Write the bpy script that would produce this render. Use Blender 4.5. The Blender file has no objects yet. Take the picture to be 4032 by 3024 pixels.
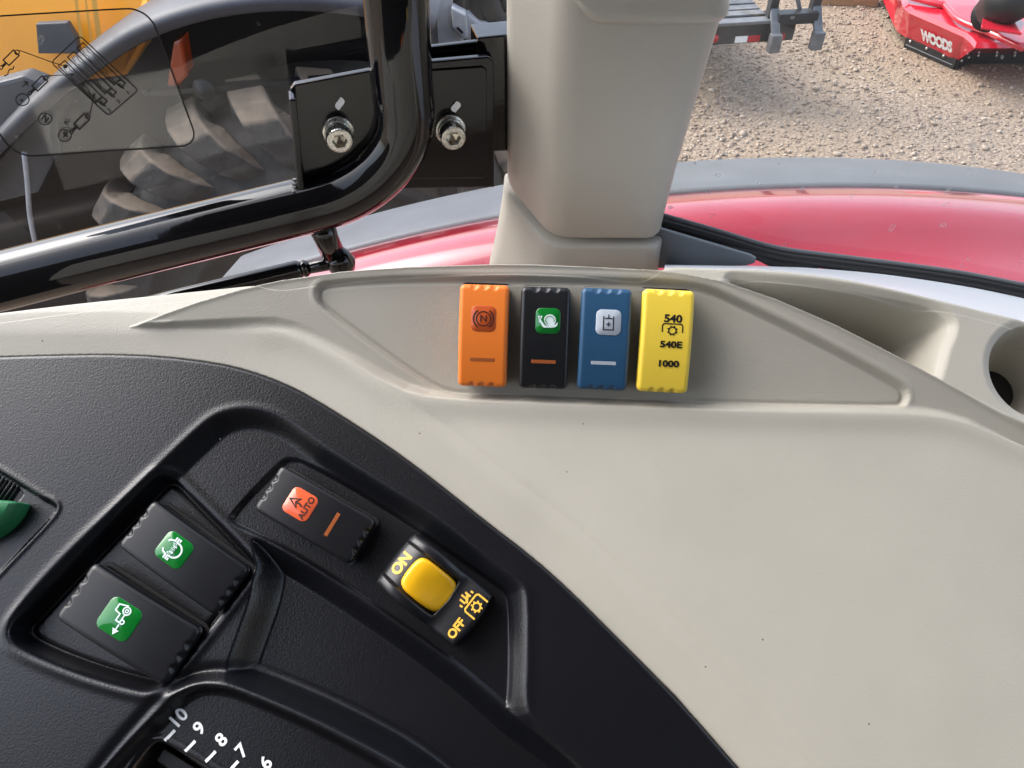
import bpy, math, random
import numpy as np
from mathutils import Vector, Matrix

random.seed(7)
rng = np.random.default_rng(7)
scene = bpy.context.scene
COL = scene.collection
R = math.radians

# ------------------------------------------------------------------ camera
CAM_Z = 2.14
cam_data = bpy.data.cameras.new("camera")
cam = bpy.data.objects.new("camera", cam_data)
COL.objects.link(cam)
cam.location = (0, 0, CAM_Z)
cam.rotation_euler = (R(45), 0, 0)
cam_data.sensor_width = 36
cam_data.lens = 36 * 3030 / 4032
cam_data.clip_start = 0.01
cam_data.clip_end = 1000
scene.camera = cam

# ------------------------------------------------------------------ light
SUN_EL, SUN_AZ = 46, -64          # azimuth measured from +Y towards +X
world = bpy.data.worlds.new("World")
scene.world = world
world.use_nodes = True
wn, wl = world.node_tree.nodes, world.node_tree.links
wn.clear()
sky = wn.new("ShaderNodeTexSky")
sky.sky_type = 'NISHITA'
sky.sun_disc = False
sky.sun_elevation = R(SUN_EL)
sky.sun_rotation = R(SUN_AZ)
sky.air_density = 1.0
sky.dust_density = 4.0
sky.ozone_density = 1.0
hs = wn.new("ShaderNodeHueSaturation")
hs.inputs['Saturation'].default_value = 0.62      # a veil of high cloud
bg = wn.new("ShaderNodeBackground")
bg.inputs['Strength'].default_value = 0.15
wo = wn.new("ShaderNodeOutputWorld")
wl.new(sky.outputs[0], hs.inputs['Color'])
wl.new(hs.outputs[0], bg.inputs[0])
wl.new(bg.outputs[0], wo.inputs[0])

sun_d = bpy.data.lights.new("sun", 'SUN')
sun_d.energy = 0.6
sun_d.angle = R(50)
sun_d.color = (1.0, 0.985, 0.96)
sun = bpy.data.objects.new("sun", sun_d)
COL.objects.link(sun)
sd_ = Vector((math.sin(R(SUN_AZ)) * math.cos(R(SUN_EL)), math.cos(R(SUN_AZ)) * math.cos(R(SUN_EL)), math.sin(R(SUN_EL))))
sun.rotation_euler = sd_.to_track_quat('Z', 'Y').to_euler()

scene.view_settings.view_transform = 'Standard'
scene.view_settings.look = 'None'
scene.view_settings.exposure = 1.75
scene.view_settings.gamma = 1.0
scene.render.engine = 'CYCLES'
scene.cycles.use_denoising = True
scene.cycles.max_bounces = 8
scene.cycles.transparent_max_bounces = 12

# ------------------------------------------------------------------ geometry helpers
F_PX = 3030.0
CAMV = np.array([0, 0, CAM_Z])
S45 = math.sqrt(0.5)


def ray(x, y):
    """direction through a point of the 4032x3024 survey photograph"""
    up = (1512 - y) / F_PX
    return np.array([(x - 2016) / F_PX, S45 * (1 + up), -S45 * (1 - up)])


def on_plane(x, y, p, n):
    d = ray(x, y)
    t = np.dot(np.asarray(p) - CAMV, n) / np.dot(d, n)
    return CAMV + t * d


def on_Y(x, y, Y):
    return on_plane(x, y, (0, Y, 0), np.array([0, 1., 0]))


def on_Z(x, y, Z):
    return on_plane(x, y, (0, 0, Z), np.array([0, 0, 1.]))


# console frame: u right, v up the slope, n out of the panel (slope 30 degrees)
TILT = R(30)
PU = np.array([1., 0, 0])
PV = np.array([0, math.cos(TILT), math.sin(TILT)])
PN = np.array([0, -math.sin(TILT), math.cos(TILT)])
P0 = CAMV + 0.36 * np.array([0, S45, -S45])
# switch pod plane: h = PA + PB*u + PC*v
PA, PB, PC = -0.004, 0.045, 0.42


def uv_on(x, y, a=0.0, b=0.0, c=0.0):
    """(u, v) of a photograph point on the plane h = a + b u + c v"""
    d = ray(x, y)
    q = np.array([np.dot(d, PU), np.dot(d, PV), np.dot(d, PN)])
    o = CAMV - P0
    o = np.array([np.dot(o, PU), np.dot(o, PV), np.dot(o, PN)])
    t = (a + b * o[0] + c * o[1] - o[2]) / (q[2] - b * q[0] - c * q[1])
    p = o + t * q
    return p[0], p[1]


def polyuv(pts, a=0.0, b=0.0, c=0.0):
    return np.array([uv_on(x, y, a, b, c) for x, y in pts])


def W3(u, v, h):
    return P0 + u * PU + v * PV + h * PN


def chaikin(p, it=2, closed=True):
    p = np.asarray(p, float)
    for _ in range(it):
        q = np.roll(p, -1, 0) if closed else p[1:]
        a = p if closed else p[:-1]
        r = np.empty((2 * len(a), p.shape[1]))
        r[0::2] = 0.75 * a + 0.25 * q
        r[1::2] = 0.25 * a + 0.75 * q
        if not closed:
            r = np.vstack([p[:1], r, p[-1:]])
        p = r
    return p


def catmull(p, n=8):
    p = np.asarray(p, float)
    e = np.vstack([2 * p[0] - p[1], p, 2 * p[-1] - p[-2]])
    out = []
    for i in range(1, len(e) - 2):
        for k in range(n):
            t = k / n
            a, b, c, d = e[i - 1], e[i], e[i + 1], e[i + 2]
            out.append(0.5 * ((2 * b) + (-a + c) * t + (2 * a - 5 * b + 4 * c - d) * t * t + (-a + 3 * b - 3 * c + d) * t ** 3))
    out.append(p[-1])
    return np.array(out)


def sdf(U, V, poly, closed=True):
    """signed distance to polygon, positive inside"""
    best = np.full(U.shape, 1e9)
    inside = np.zeros(U.shape, bool)
    n = len(poly)
    for i in range(n if closed else n - 1):
        ax, ay = poly[i]
        bx, by = poly[(i + 1) % n]
        ex, ey = bx - ax, by - ay
        L2 = ex * ex + ey * ey + 1e-18
        wx, wy = U - ax, V - ay
        t = np.clip((wx * ex + wy * ey) / L2, 0, 1)
        dx, dy = wx - t * ex, wy - t * ey
        best = np.minimum(best, dx * dx + dy * dy)
        if ey != 0:
            c = ((ay > V) != (by > V)) & (U < ex * (V - ay) / ey + ax)
            inside ^= c
    d = np.sqrt(best)
    return np.where(inside, d, -d)


def sstep(x, w):
    t = np.clip(x / w, 0, 1)
    return t * t * (3 - 2 * t)


def lstep(x, w, soft=0.25):
    """linear ramp with softened ends"""
    t = np.clip(x / w, 0, 1)
    s = t * t * (3 - 2 * t)
    return (1 - soft) * t + soft * s


def obj(name, verts, faces, mat=None, parent=None, smooth=True, loc=None):
    me = bpy.data.meshes.new(name)
    me.from_pydata([tuple(map(float, v)) for v in verts], [], [tuple(map(int, f)) for f in faces])
    if smooth:
        me.shade_smooth()
    if mat:
        me.materials.append(mat)
    o = bpy.data.objects.new(name, me)
    COL.objects.link(o)
    if parent is not None:
        o.parent = parent
    if loc is not None:
        o.location = loc
    me.validate()
    me.update()
    return o


def grid_obj(name, P, mask, mat, parent=None):
    """P: (nv, nu, 3) array, mask (nv, nu) keep vertices"""
    nv, nu, _ = P.shape
    cell = mask[:-1, :-1] & mask[1:, :-1] & mask[:-1, 1:] & mask[1:, 1:]
    idx = np.arange(nv * nu).reshape(nv, nu)
    q = np.stack([idx[:-1, :-1], idx[:-1, 1:], idx[1:, 1:], idx[1:, :-1]], -1)[cell]
    used = np.zeros(nv * nu, bool)
    used[q.ravel()] = True
    remap = np.cumsum(used) - 1
    V = P.reshape(-1, 3)[used]
    q = remap[q]
    me = bpy.data.meshes.new(name)
    me.vertices.add(len(V))
    me.vertices.foreach_set("co", V.astype(np.float32).ravel())
    me.loops.add(q.size)
    me.loops.foreach_set("vertex_index", q.astype(np.int32).ravel())
    me.polygons.add(len(q))
    me.polygons.foreach_set("loop_start", np.arange(0, q.size, 4, dtype=np.int32))
    me.update(calc_edges=True)
    me.validate()
    me.shade_smooth()
    if mat:
        me.materials.append(mat)
    o = bpy.data.objects.new(name, me)
    COL.objects.link(o)
    if parent is not None:
        o.parent = parent
    return o


def empty(name, loc=(0, 0, 0), rot=None):
    o = bpy.data.objects.new(name, None)
    COL.objects.link(o)
    o.location = loc
    o.empty_display_size = 0.02
    if rot is not None:
        o.rotation_euler = rot
    return o


def tag(o, label=None, cat=None, group=None, kind=None):
    if label: o['label'] = label
    if cat: o['category'] = cat
    if group: o['group'] = group
    if kind: o['kind'] = kind
    return o


def adopt(parent, *kids):
    """parent world-space meshes to an empty without moving them"""
    bpy.context.view_layer.update()
    for k in kids:
        k.parent = parent
        k.matrix_parent_inverse = parent.matrix_world.inverted()


def sweep_data(path, rad, seg=20, cap=True, squash=None):
    path = np.asarray(path, float)
    n = len(path)
    rad = np.full(n, rad) if np.isscalar(rad) else np.asarray(rad)
    T = np.gradient(path, axis=0)
    T /= np.linalg.norm(T, axis=1)[:, None] + 1e-12
    ref = np.array([0, 0, 1.]) if abs(T[0][2]) < 0.9 else np.array([1., 0, 0])
    N = np.cross(T[0], ref); N /= np.linalg.norm(N)
    verts = []
    for i in range(n):
        N = N - np.dot(N, T[i]) * T[i]; N /= np.linalg.norm(N)
        B = np.cross(T[i], N)
        for k in range(seg):
            a = 2 * math.pi * k / seg
            verts.append(path[i] + rad[i] * (math.cos(a) * N + math.sin(a) * B))
    faces = []
    for i in range(n - 1):
        for k in range(seg):
            k2 = (k + 1) % seg
            faces.append((i * seg + k, i * seg + k2, (i + 1) * seg + k2, (i + 1) * seg + k))
    if cap:
        faces.append(tuple(range(seg - 1, -1, -1)))
        faces.append(tuple((n - 1) * seg + k for k in range(seg)))
    return verts, faces


def tube(name, path, rad, mat, parent=None, seg=20, cap=True):
    v, f = sweep_data(path, rad, seg, cap)
    return obj(name, v, f, mat, parent)


def loft(name, rails, mat, parent=None, closed_v=False, caps=False):
    rails = np.asarray(rails, float)
    m, n, _ = rails.shape
    faces = []
    mm = m if closed_v else m - 1
    for i in range(mm):
        for k in range(n - 1):
            i2 = (i + 1) % m
            faces.append((i * n + k, i * n + k + 1, i2 * n + k + 1, i2 * n + k))
    if caps:
        faces.append(tuple(i * n for i in range(m)))
        faces.append(tuple(i * n + n - 1 for i in range(m - 1, -1, -1)))
    return obj(name, rails.reshape(-1, 3), faces, mat, parent)


def prism(name, poly, vec, mat, parent=None, bevel=0.0, smooth=False):
    """polygon (3D points) extruded along vec, edges bevelled"""
    poly = [np.asarray(p, float) for p in poly]
    n = len(poly)
    vec = np.asarray(vec, float)
    v = poly + [p + vec for p in poly]
    f = [tuple(range(n)), tuple(range(2 * n - 1, n - 1, -1))]
    for i in range(n):
        j = (i + 1) % n
        f.append((i, i + n, j + n, j))
    o = obj(name, v, f, mat, parent, smooth=smooth)
    fixn(o.data)
    if bevel:
        bev(o, bevel)
    return o


def fixn(me):
    import bmesh
    bm = bmesh.new(); bm.from_mesh(me)
    bmesh.ops.recalc_face_normals(bm, faces=bm.faces)
    bm.to_mesh(me); bm.free()


def bev(o, w, seg=2):
    import bmesh
    bm = bmesh.new(); bm.from_mesh(o.data)
    bmesh.ops.bevel(bm, geom=[e for e in bm.edges], offset=w, segments=seg, profile=0.6, affect='EDGES', clamp_overlap=True)
    bm.to_mesh(o.data); bm.free()
    for p in o.data.polygons:
        p.use_smooth = False


def box(name, lo, hi, mat, parent=None, bevel=0.0):
    (x0, y0, z0), (x1, y1, z1) = lo, hi
    return prism(name, [(x0, y0, z0), (x1, y0, z0), (x1, y1, z0), (x0, y1, z0)], (0, 0, z1 - z0), mat, parent, bevel)


def bar(name, a, b, w, h, mat, parent=None, bevel=0.0, up=(0, 0, 1)):
    a, b = np.asarray(a, float), np.asarray(b, float)
    d = (b - a) / np.linalg.norm(b - a)
    s = np.cross(d, up); s /= np.linalg.norm(s)
    t = np.cross(s, d)
    poly = [a + s * w / 2 + t * h / 2, a - s * w / 2 + t * h / 2, a - s * w / 2 - t * h / 2, a + s * w / 2 - t * h / 2]
    return prism(name, poly, b - a, mat, parent, bevel)


# ------------------------------------------------------------------ materials
def mat_new(name):
    m = bpy.data.materials.new(name)
    m.use_nodes = True
    return m, m.node_tree.nodes, m.node_tree.links, m.node_tree.nodes['Principled BSDF']


def plain(name, col, rough=0.5, metal=0.0, coat=0.0, spec=0.5, bump=None, var=None, rvar=None, trans=0.0):
    """principled with optional grain bump (scale, strength, distance) and colour variation (scale, amount)"""
    m, n, l, b = mat_new(name)
    b.inputs['Base Color'].default_value = (*col, 1)
    b.inputs['Roughness'].default_value = rough
    b.inputs['Metallic'].default_value = metal
    b.inputs['Coat Weight'].default_value = coat
    b.inputs['Coat Roughness'].default_value = 0.05
    b.inputs['Specular IOR Level'].default_value = spec
    if bump or var or rvar:
        tc = n.new("ShaderNodeTexCoord")
    if bump:
        last = None
        specs = bump if isinstance(bump, list) else [bump]
        for sc, st, dist in specs:
            t = n.new("ShaderNodeTexNoise")
            t.inputs['Scale'].default_value = sc
            t.inputs['Detail'].default_value = 2.5
            t.inputs['Roughness'].default_value = 0.6
            l.new(tc.outputs['Object'], t.inputs['Vector'])
            bp = n.new("ShaderNodeBump")
            bp.inputs['Strength'].default_value = st
            bp.inputs['Distance'].default_value = dist
            l.new(t.outputs['Fac'], bp.inputs['Height'])
            if last:
                l.new(last.outputs[0], bp.inputs['Normal'])
            last = bp
        l.new(last.outputs[0], b.inputs['Normal'])
    if var:
        t = n.new("ShaderNodeTexNoise")
        t.inputs['Scale'].default_value = var[0]
        t.inputs['Detail'].default_value = 5
        l.new(tc.outputs['Object'], t.inputs['Vector'])
        rmp = n.new("ShaderNodeMapRange")
        rmp.inputs['From Min'].default_value = 0.3
        rmp.inputs['From Max'].default_value = 0.7
        rmp.inputs['To Min'].default_value = 1 - var[1]
        rmp.inputs['To Max'].default_value = 1 + var[1]
        l.new(t.outputs['Fac'], rmp.inputs['Value'])
        mx = n.new("ShaderNodeMix"); mx.data_type = 'RGBA'; mx.blend_type = 'MULTIPLY'
        mx.inputs['Factor'].default_value = 1
        mx.inputs['A'].default_value = (*col, 1)
        l.new(rmp.outputs[0], mx.inputs['B'])
        l.new(mx.outputs['Result'], b.inputs['Base Color'])
    if rvar:
        t = n.new("ShaderNodeTexNoise")
        t.inputs['Scale'].default_value = rvar[0]
        t.inputs['Detail'].default_value = 4
        l.new(tc.outputs['Object'], t.inputs['Vector'])
        rmp = n.new("ShaderNodeMapRange")
        rmp.inputs['To Min'].default_value = max(0, rough - rvar[1])
        rmp.inputs['To Max'].default_value = min(1, rough + rvar[1])
        l.new(t.outputs['Fac'], rmp.inputs['Value'])
        l.new(rmp.outputs[0], b.inputs['Roughness'])
    return m


def specked(name, col, rough, bump, speck_col, speck_scale, thresh, spec=0.5, var=(22, .035)):
    """moulded plastic: leather grain, faint mottling and scattered dust specks"""
    m = plain(name, col, rough, spec=spec, bump=bump, var=var, rvar=(14, .05))
    n, l = m.node_tree.nodes, m.node_tree.links
    b = n['Principled BSDF']
    src = b.inputs['Base Color'].links[0].from_socket
    tc = n.new("ShaderNodeTexCoord")
    v = n.new("ShaderNodeTexVoronoi")
    v.inputs['Scale'].default_value = speck_scale
    l.new(tc.outputs['Object'], v.inputs['Vector'])
    lt = n.new("ShaderNodeMath"); lt.operation = 'LESS_THAN'; lt.inputs[1].default_value = thresh
    l.new(v.outputs['Distance'], lt.inputs[0])
    # only a few cells carry a speck
    sep = n.new("ShaderNodeSeparateColor")
    l.new(v.outputs['Color'], sep.inputs[0])
    gt = n.new("ShaderNodeMath"); gt.operation = 'GREATER_THAN'; gt.inputs[1].default_value = 0.86
    l.new(sep.outputs[0], gt.inputs[0])
    mu = n.new("ShaderNodeMath"); mu.operation = 'MULTIPLY'
    l.new(lt.outputs[0], mu.inputs[0]); l.new(gt.outputs[0], mu.inputs[1])
    mx = n.new("ShaderNodeMix"); mx.data_type = 'RGBA'
    l.new(mu.outputs[0], mx.inputs['Factor'])
    l.new(src, mx.inputs['A'])
    mx.inputs['B'].default_value = (*speck_col, 1)
    l.new(mx.outputs['Result'], b.inputs['Base Color'])
    return m


M = {}
M['beige'] = specked('beige_plastic', (0.43, 0.405, 0.345), 0.50, [(1050, .28, .0005), (2400, .15, .0003)], (0.12, 0.10, 0.08), 120, 0.05)
M['pillar'] = plain('pillar_plastic', (0.385, 0.36, 0.31), 0.52, bump=[(900, .25, .0005), (2200, .15, .0003)], var=(18, .03), rvar=(25, .06))
M['black'] = specked('black_plastic', (0.0060, 0.0064, 0.0085), 0.29, [(1050, .26, .0005), (2400, .10, .0003)], (0.35, 0.35, 0.36), 80, 0.03, spec=0.55)
M['rocker_black'] = plain('rocker_black', (0.009, 0.0095, 0.0115), 0.36, bump=(2500, .12, .0002), rvar=(60, .06))
M['rocker_orange'] = plain('rocker_orange', (0.82, 0.20, 0.022), 0.45, bump=(2500, .12, .0002))
M['rocker_blue'] = plain('rocker_blue', (0.018, 0.075, 0.16), 0.45, bump=(2500, .12, .0002))
M['rocker_yellow'] = plain('rocker_yellow', (0.86, 0.62, 0.06), 0.45, bump=(2500, .12, .0002))
M['dark'] = plain('dark_moulding', (0.008, 0.008, 0.009), 0.5)
M['green_lens'] = plain('green_lens', (0.004, 0.17, 0.022), 0.12, coat=1.0)
M['orange_lens'] = plain('orange_lens', (0.80, 0.13, 0.05), 0.16, coat=0.8)
M['brown_lens'] = plain('brown_lens', (0.50, 0.085, 0.018), 0.3, coat=0.3)
M['white_lens'] = plain('white_lens', (0.46, 0.51, 0.58), 0.25, coat=0.5)
M['rust_lens'] = plain('rust_lens', (0.36, 0.10, 0.03), 0.3)
M['ink_dark'] = plain('ink_dark', (0.035, 0.008, 0.006), 0.5)
M['ink_black'] = plain('ink_black', (0.006, 0.006, 0.006), 0.5)
M['ink_white'] = plain('ink_white', (0.85, 0.87, 0.88), 0.5)
M['ink_pale'] = plain('ink_pale', (0.72, 0.86, 0.84), 0.5)
M['ink_gold'] = plain('ink_gold', (0.85, 0.48, 0.05), 0.5)
M['knob_yellow'] = plain('knob_yellow', (0.88, 0.47, 0.01), 0.33, bump=(2500, .12, .0002))
M['lever_green'] = plain('lever_green', (0.02, 0.16, 0.06), 0.5, bump=(1500, .2, .0003))
M['gloss_black'] = plain('gloss_black_paint', (0.003, 0.003, 0.004), 0.07, coat=0.1, bump=(90, .03, .002), rvar=(40, .03))
M['plate_black'] = plain('plate_black_paint', (0.003, 0.003, 0.004), 0.13, coat=0.0, bump=[(160, .05, .002)])
M['rubber'] = plain('rubber', (0.012, 0.012, 0.013), 0.45)
M['zinc'] = plain('zinc_plated_steel', (0.55, 0.54, 0.50), 0.28, metal=1.0, bump=(900, .15, .0004), rvar=(300, .12))
M['brass'] = plain('socket_bottom', (0.62, 0.56, 0.45), 0.3, metal=1.0)
M['red_paint'] = plain('red_paint', (0.28, 0.006, 0.020), 0.18, coat=1.0, spec=0.5, bump=(5, .05, .01), var=(9, .05), rvar=(30, .05))
M['red_paint'].node_tree.nodes['Principled BSDF'].inputs['Coat IOR'].default_value = 1.5
M['grey_plastic'] = plain('grey_fender_plastic', (0.10, 0.105, 0.115), 0.52, bump=(600, .2, .0006), var=(16, .12))
M['sill'] = plain('sill_paint', (0.66, 0.69, 0.74), 0.4, coat=0.2)
M['grey_plate'] = plain('grey_plate', (0.10, 0.115, 0.13), 0.35, var=(40, .1))
M['yellow_paint'] = plain('yellow_machine_paint', (0.92, 0.37, 0.002), 0.3, coat=0.1, var=(7, .05))
M['pale_yellow'] = plain('pale_yellow', (0.95, 0.52, 0.10), 0.4)
M['machine_black'] = plain('machine_black', (0.007, 0.007, 0.009), 0.5, var=(20, .3))
M['arch'] = plain('arch_plastic', (0.04, 0.043, 0.054), 0.48, var=(11, .15))
M['tyre'] = plain('tyre_rubber', (0.026, 0.025, 0.024), 0.75, bump=(60, .3, .004), var=(9, .3))
M['lug'] = plain('dusty_lug', (0.06, 0.055, 0.05), 0.85, bump=(70, .4, .006), var=(14, .35))


def dusted(m, col, lo=.15, hi=.75):
    """dry dust that has settled on upward faces"""
    n, l = m.node_tree.nodes, m.node_tree.links
    b = n['Principled BSDF']
    src = b.inputs['Base Color'].links[0].from_socket
    g = n.new("ShaderNodeNewGeometry"); sp = n.new("ShaderNodeSeparateXYZ"); l.new(g.outputs['Normal'], sp.inputs[0])
    tc = n.new("ShaderNodeTexCoord"); no = n.new("ShaderNodeTexNoise"); no.inputs['Scale'].default_value = 16; no.inputs['Detail'].default_value = 5
    l.new(tc.outputs['Object'], no.inputs['Vector'])
    ad = n.new("ShaderNodeMath"); ad.operation = 'MULTIPLY_ADD'; ad.inputs[1].default_value = 1.1; ad.inputs[2].default_value = -.55
    l.new(no.outputs['Fac'], ad.inputs[0])
    a2 = n.new("ShaderNodeMath"); a2.operation = 'ADD'; l.new(sp.outputs['Z'], a2.inputs[0]); l.new(ad.outputs[0], a2.inputs[1])
    mr = n.new("ShaderNodeMapRange"); mr.inputs['From Min'].default_value = lo; mr.inputs['From Max'].default_value = hi
    l.new(a2.outputs[0], mr.inputs['Value'])
    mx = n.new("ShaderNodeMix"); mx.data_type = 'RGBA'
    l.new(mr.outputs[0], mx.inputs['Factor']); l.new(src, mx.inputs['A']); mx.inputs['B'].default_value = (*col, 1)
    l.new(mx.outputs['Result'], b.inputs['Base Color'])


dusted(M['lug'], (0.27, 0.205, 0.145), .35, .95)
dusted(M['tyre'], (0.10, 0.085, 0.07), .3, 1.0)
M['machine_grey'] = plain('machine_grey', (0.42, 0.43, 0.45), 0.55, var=(18, .15))
M['amber'] = plain('amber_lens', (0.35, 0.05, 0.008), 0.2, coat=0.5)
M['trailer_black'] = plain('trailer_black', (0.03, 0.031, 0.034), 0.45, var=(12, .3))
M['plank'] = plain('weathered_plank', (0.12, 0.125, 0.14), 0.6, bump=(40, .3, .004), var=(13, .35))
M['tape_red'] = plain('tape_red', (0.42, 0.02, 0.03), 0.35)
M['tape_white'] = plain('tape_white', (0.75, 0.76, 0.78), 0.35)
M['galv'] = plain('galvanised', (0.15, 0.155, 0.17), 0.5, metal=0.3, var=(20, .2))
M['mower_red'] = plain('mower_red', (0.50, 0.012, 0.03), 0.16, coat=0.8, var=(5, .06))
M['wood'] = plain('wood_block', (0.32, 0.20, 0.11), 0.7, var=(9, .2))
M['blocker_dark'] = plain('light_blocker_dark', (0.018, 0.018, 0.019), 0.8)
M['roof_liner'] = plain('roof_liner', (0.10, 0.10, 0.10), 0.8)


def ground_material():
    m, n, l, b = mat_new('gravel_ground')
    tc = n.new("ShaderNodeTexCoord")
    v = n.new("ShaderNodeTexVoronoi"); v.inputs['Scale'].default_value = 42
    v2 = n.new("ShaderNodeTexVoronoi"); v2.inputs['Scale'].default_value = 110
    no = n.new("ShaderNodeTexNoise"); no.inputs['Scale'].default_value = 0.9; no.inputs['Detail'].default_value = 6
    ns = n.new("ShaderNodeTexNoise"); ns.inputs['Scale'].default_value = 160; ns.inputs['Detail'].default_value = 4
    for t in (v, v2, no, ns):
        l.new(tc.outputs['Object'], t.inputs['Vector'])
    cr = n.new("ShaderNodeValToRGB")
    sep = n.new("ShaderNodeSeparateColor"); l.new(v2.outputs['Color'], sep.inputs[0])
    l.new(sep.outputs[0], cr.inputs[0])
    cr.color_ramp.elements[0].color = (0.15, 0.108, 0.078, 1)
    cr.color_ramp.elements[1].color = (0.33, 0.262, 0.205, 1)
    e = cr.color_ramp.elements.new(0.5); e.color = (0.245, 0.187, 0.142, 1)
    mx = n.new("ShaderNodeMix"); mx.data_type = 'RGBA'
    mr = n.new("ShaderNodeMapRange"); mr.inputs['From Min'].default_value = .42; mr.inputs['From Max'].default_value = .62
    l.new(no.outputs['Fac'], mr.inputs['Value']); l.new(mr.outputs[0], mx.inputs['Factor'])
    l.new(cr.outputs[0], mx.inputs['A'])
    mx2 = n.new("ShaderNodeMix"); mx2.data_type = 'RGBA'; mx2.inputs['Factor'].default_value = 0.6
    l.new(cr.outputs[0], mx2.inputs['A']); mx2.inputs['B'].default_value = (0.26, 0.192, 0.13, 1)
    l.new(mx2.outputs['Result'], mx.inputs['B'])
    l.new(mx.outputs['Result'], b.inputs['Base Color'])
    b.inputs['Roughness'].default_value = 0.9
    bp = n.new("ShaderNodeBump"); bp.inputs['Strength'].default_value = 0.7; bp.inputs['Distance'].default_value = 0.012; bp.invert = True
    l.new(v.outputs['Distance'], bp.inputs['Height'])
    bp2 = n.new("ShaderNodeBump"); bp2.inputs['Strength'].default_value = 0.5; bp2.inputs['Distance'].default_value = 0.006
    l.new(ns.outputs['Fac'], bp2.inputs['Height']); l.new(bp.outputs[0], bp2.inputs['Normal'])
    l.new(bp2.outputs[0], b.inputs['Normal'])
    return m


def stone_material():
    m, n, l, b = mat_new('stones')
    tc = n.new("ShaderNodeTexCoord")
    v = n.new("ShaderNodeTexVoronoi"); v.inputs['Scale'].default_value = 33
    l.new(tc.outputs['Object'], v.inputs['Vector'])
    sep = n.new("ShaderNodeSeparateColor"); l.new(v.outputs['Color'], sep.inputs[0])
    cr = n.new("ShaderNodeValToRGB"); l.new(sep.outputs[0], cr.inputs[0])
    cr.color_ramp.elements[0].color = (0.16, 0.118, 0.09, 1)
    cr.color_ramp.elements[1].color = (0.39, 0.325, 0.27, 1)
    e = cr.color_ramp.elements.new(0.45); e.color = (0.26, 0.20, 0.155, 1)
    l.new(cr.outputs[0], b.inputs['Base Color'])
    b.inputs['Roughness'].default_value = 0.85
    return m


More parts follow.
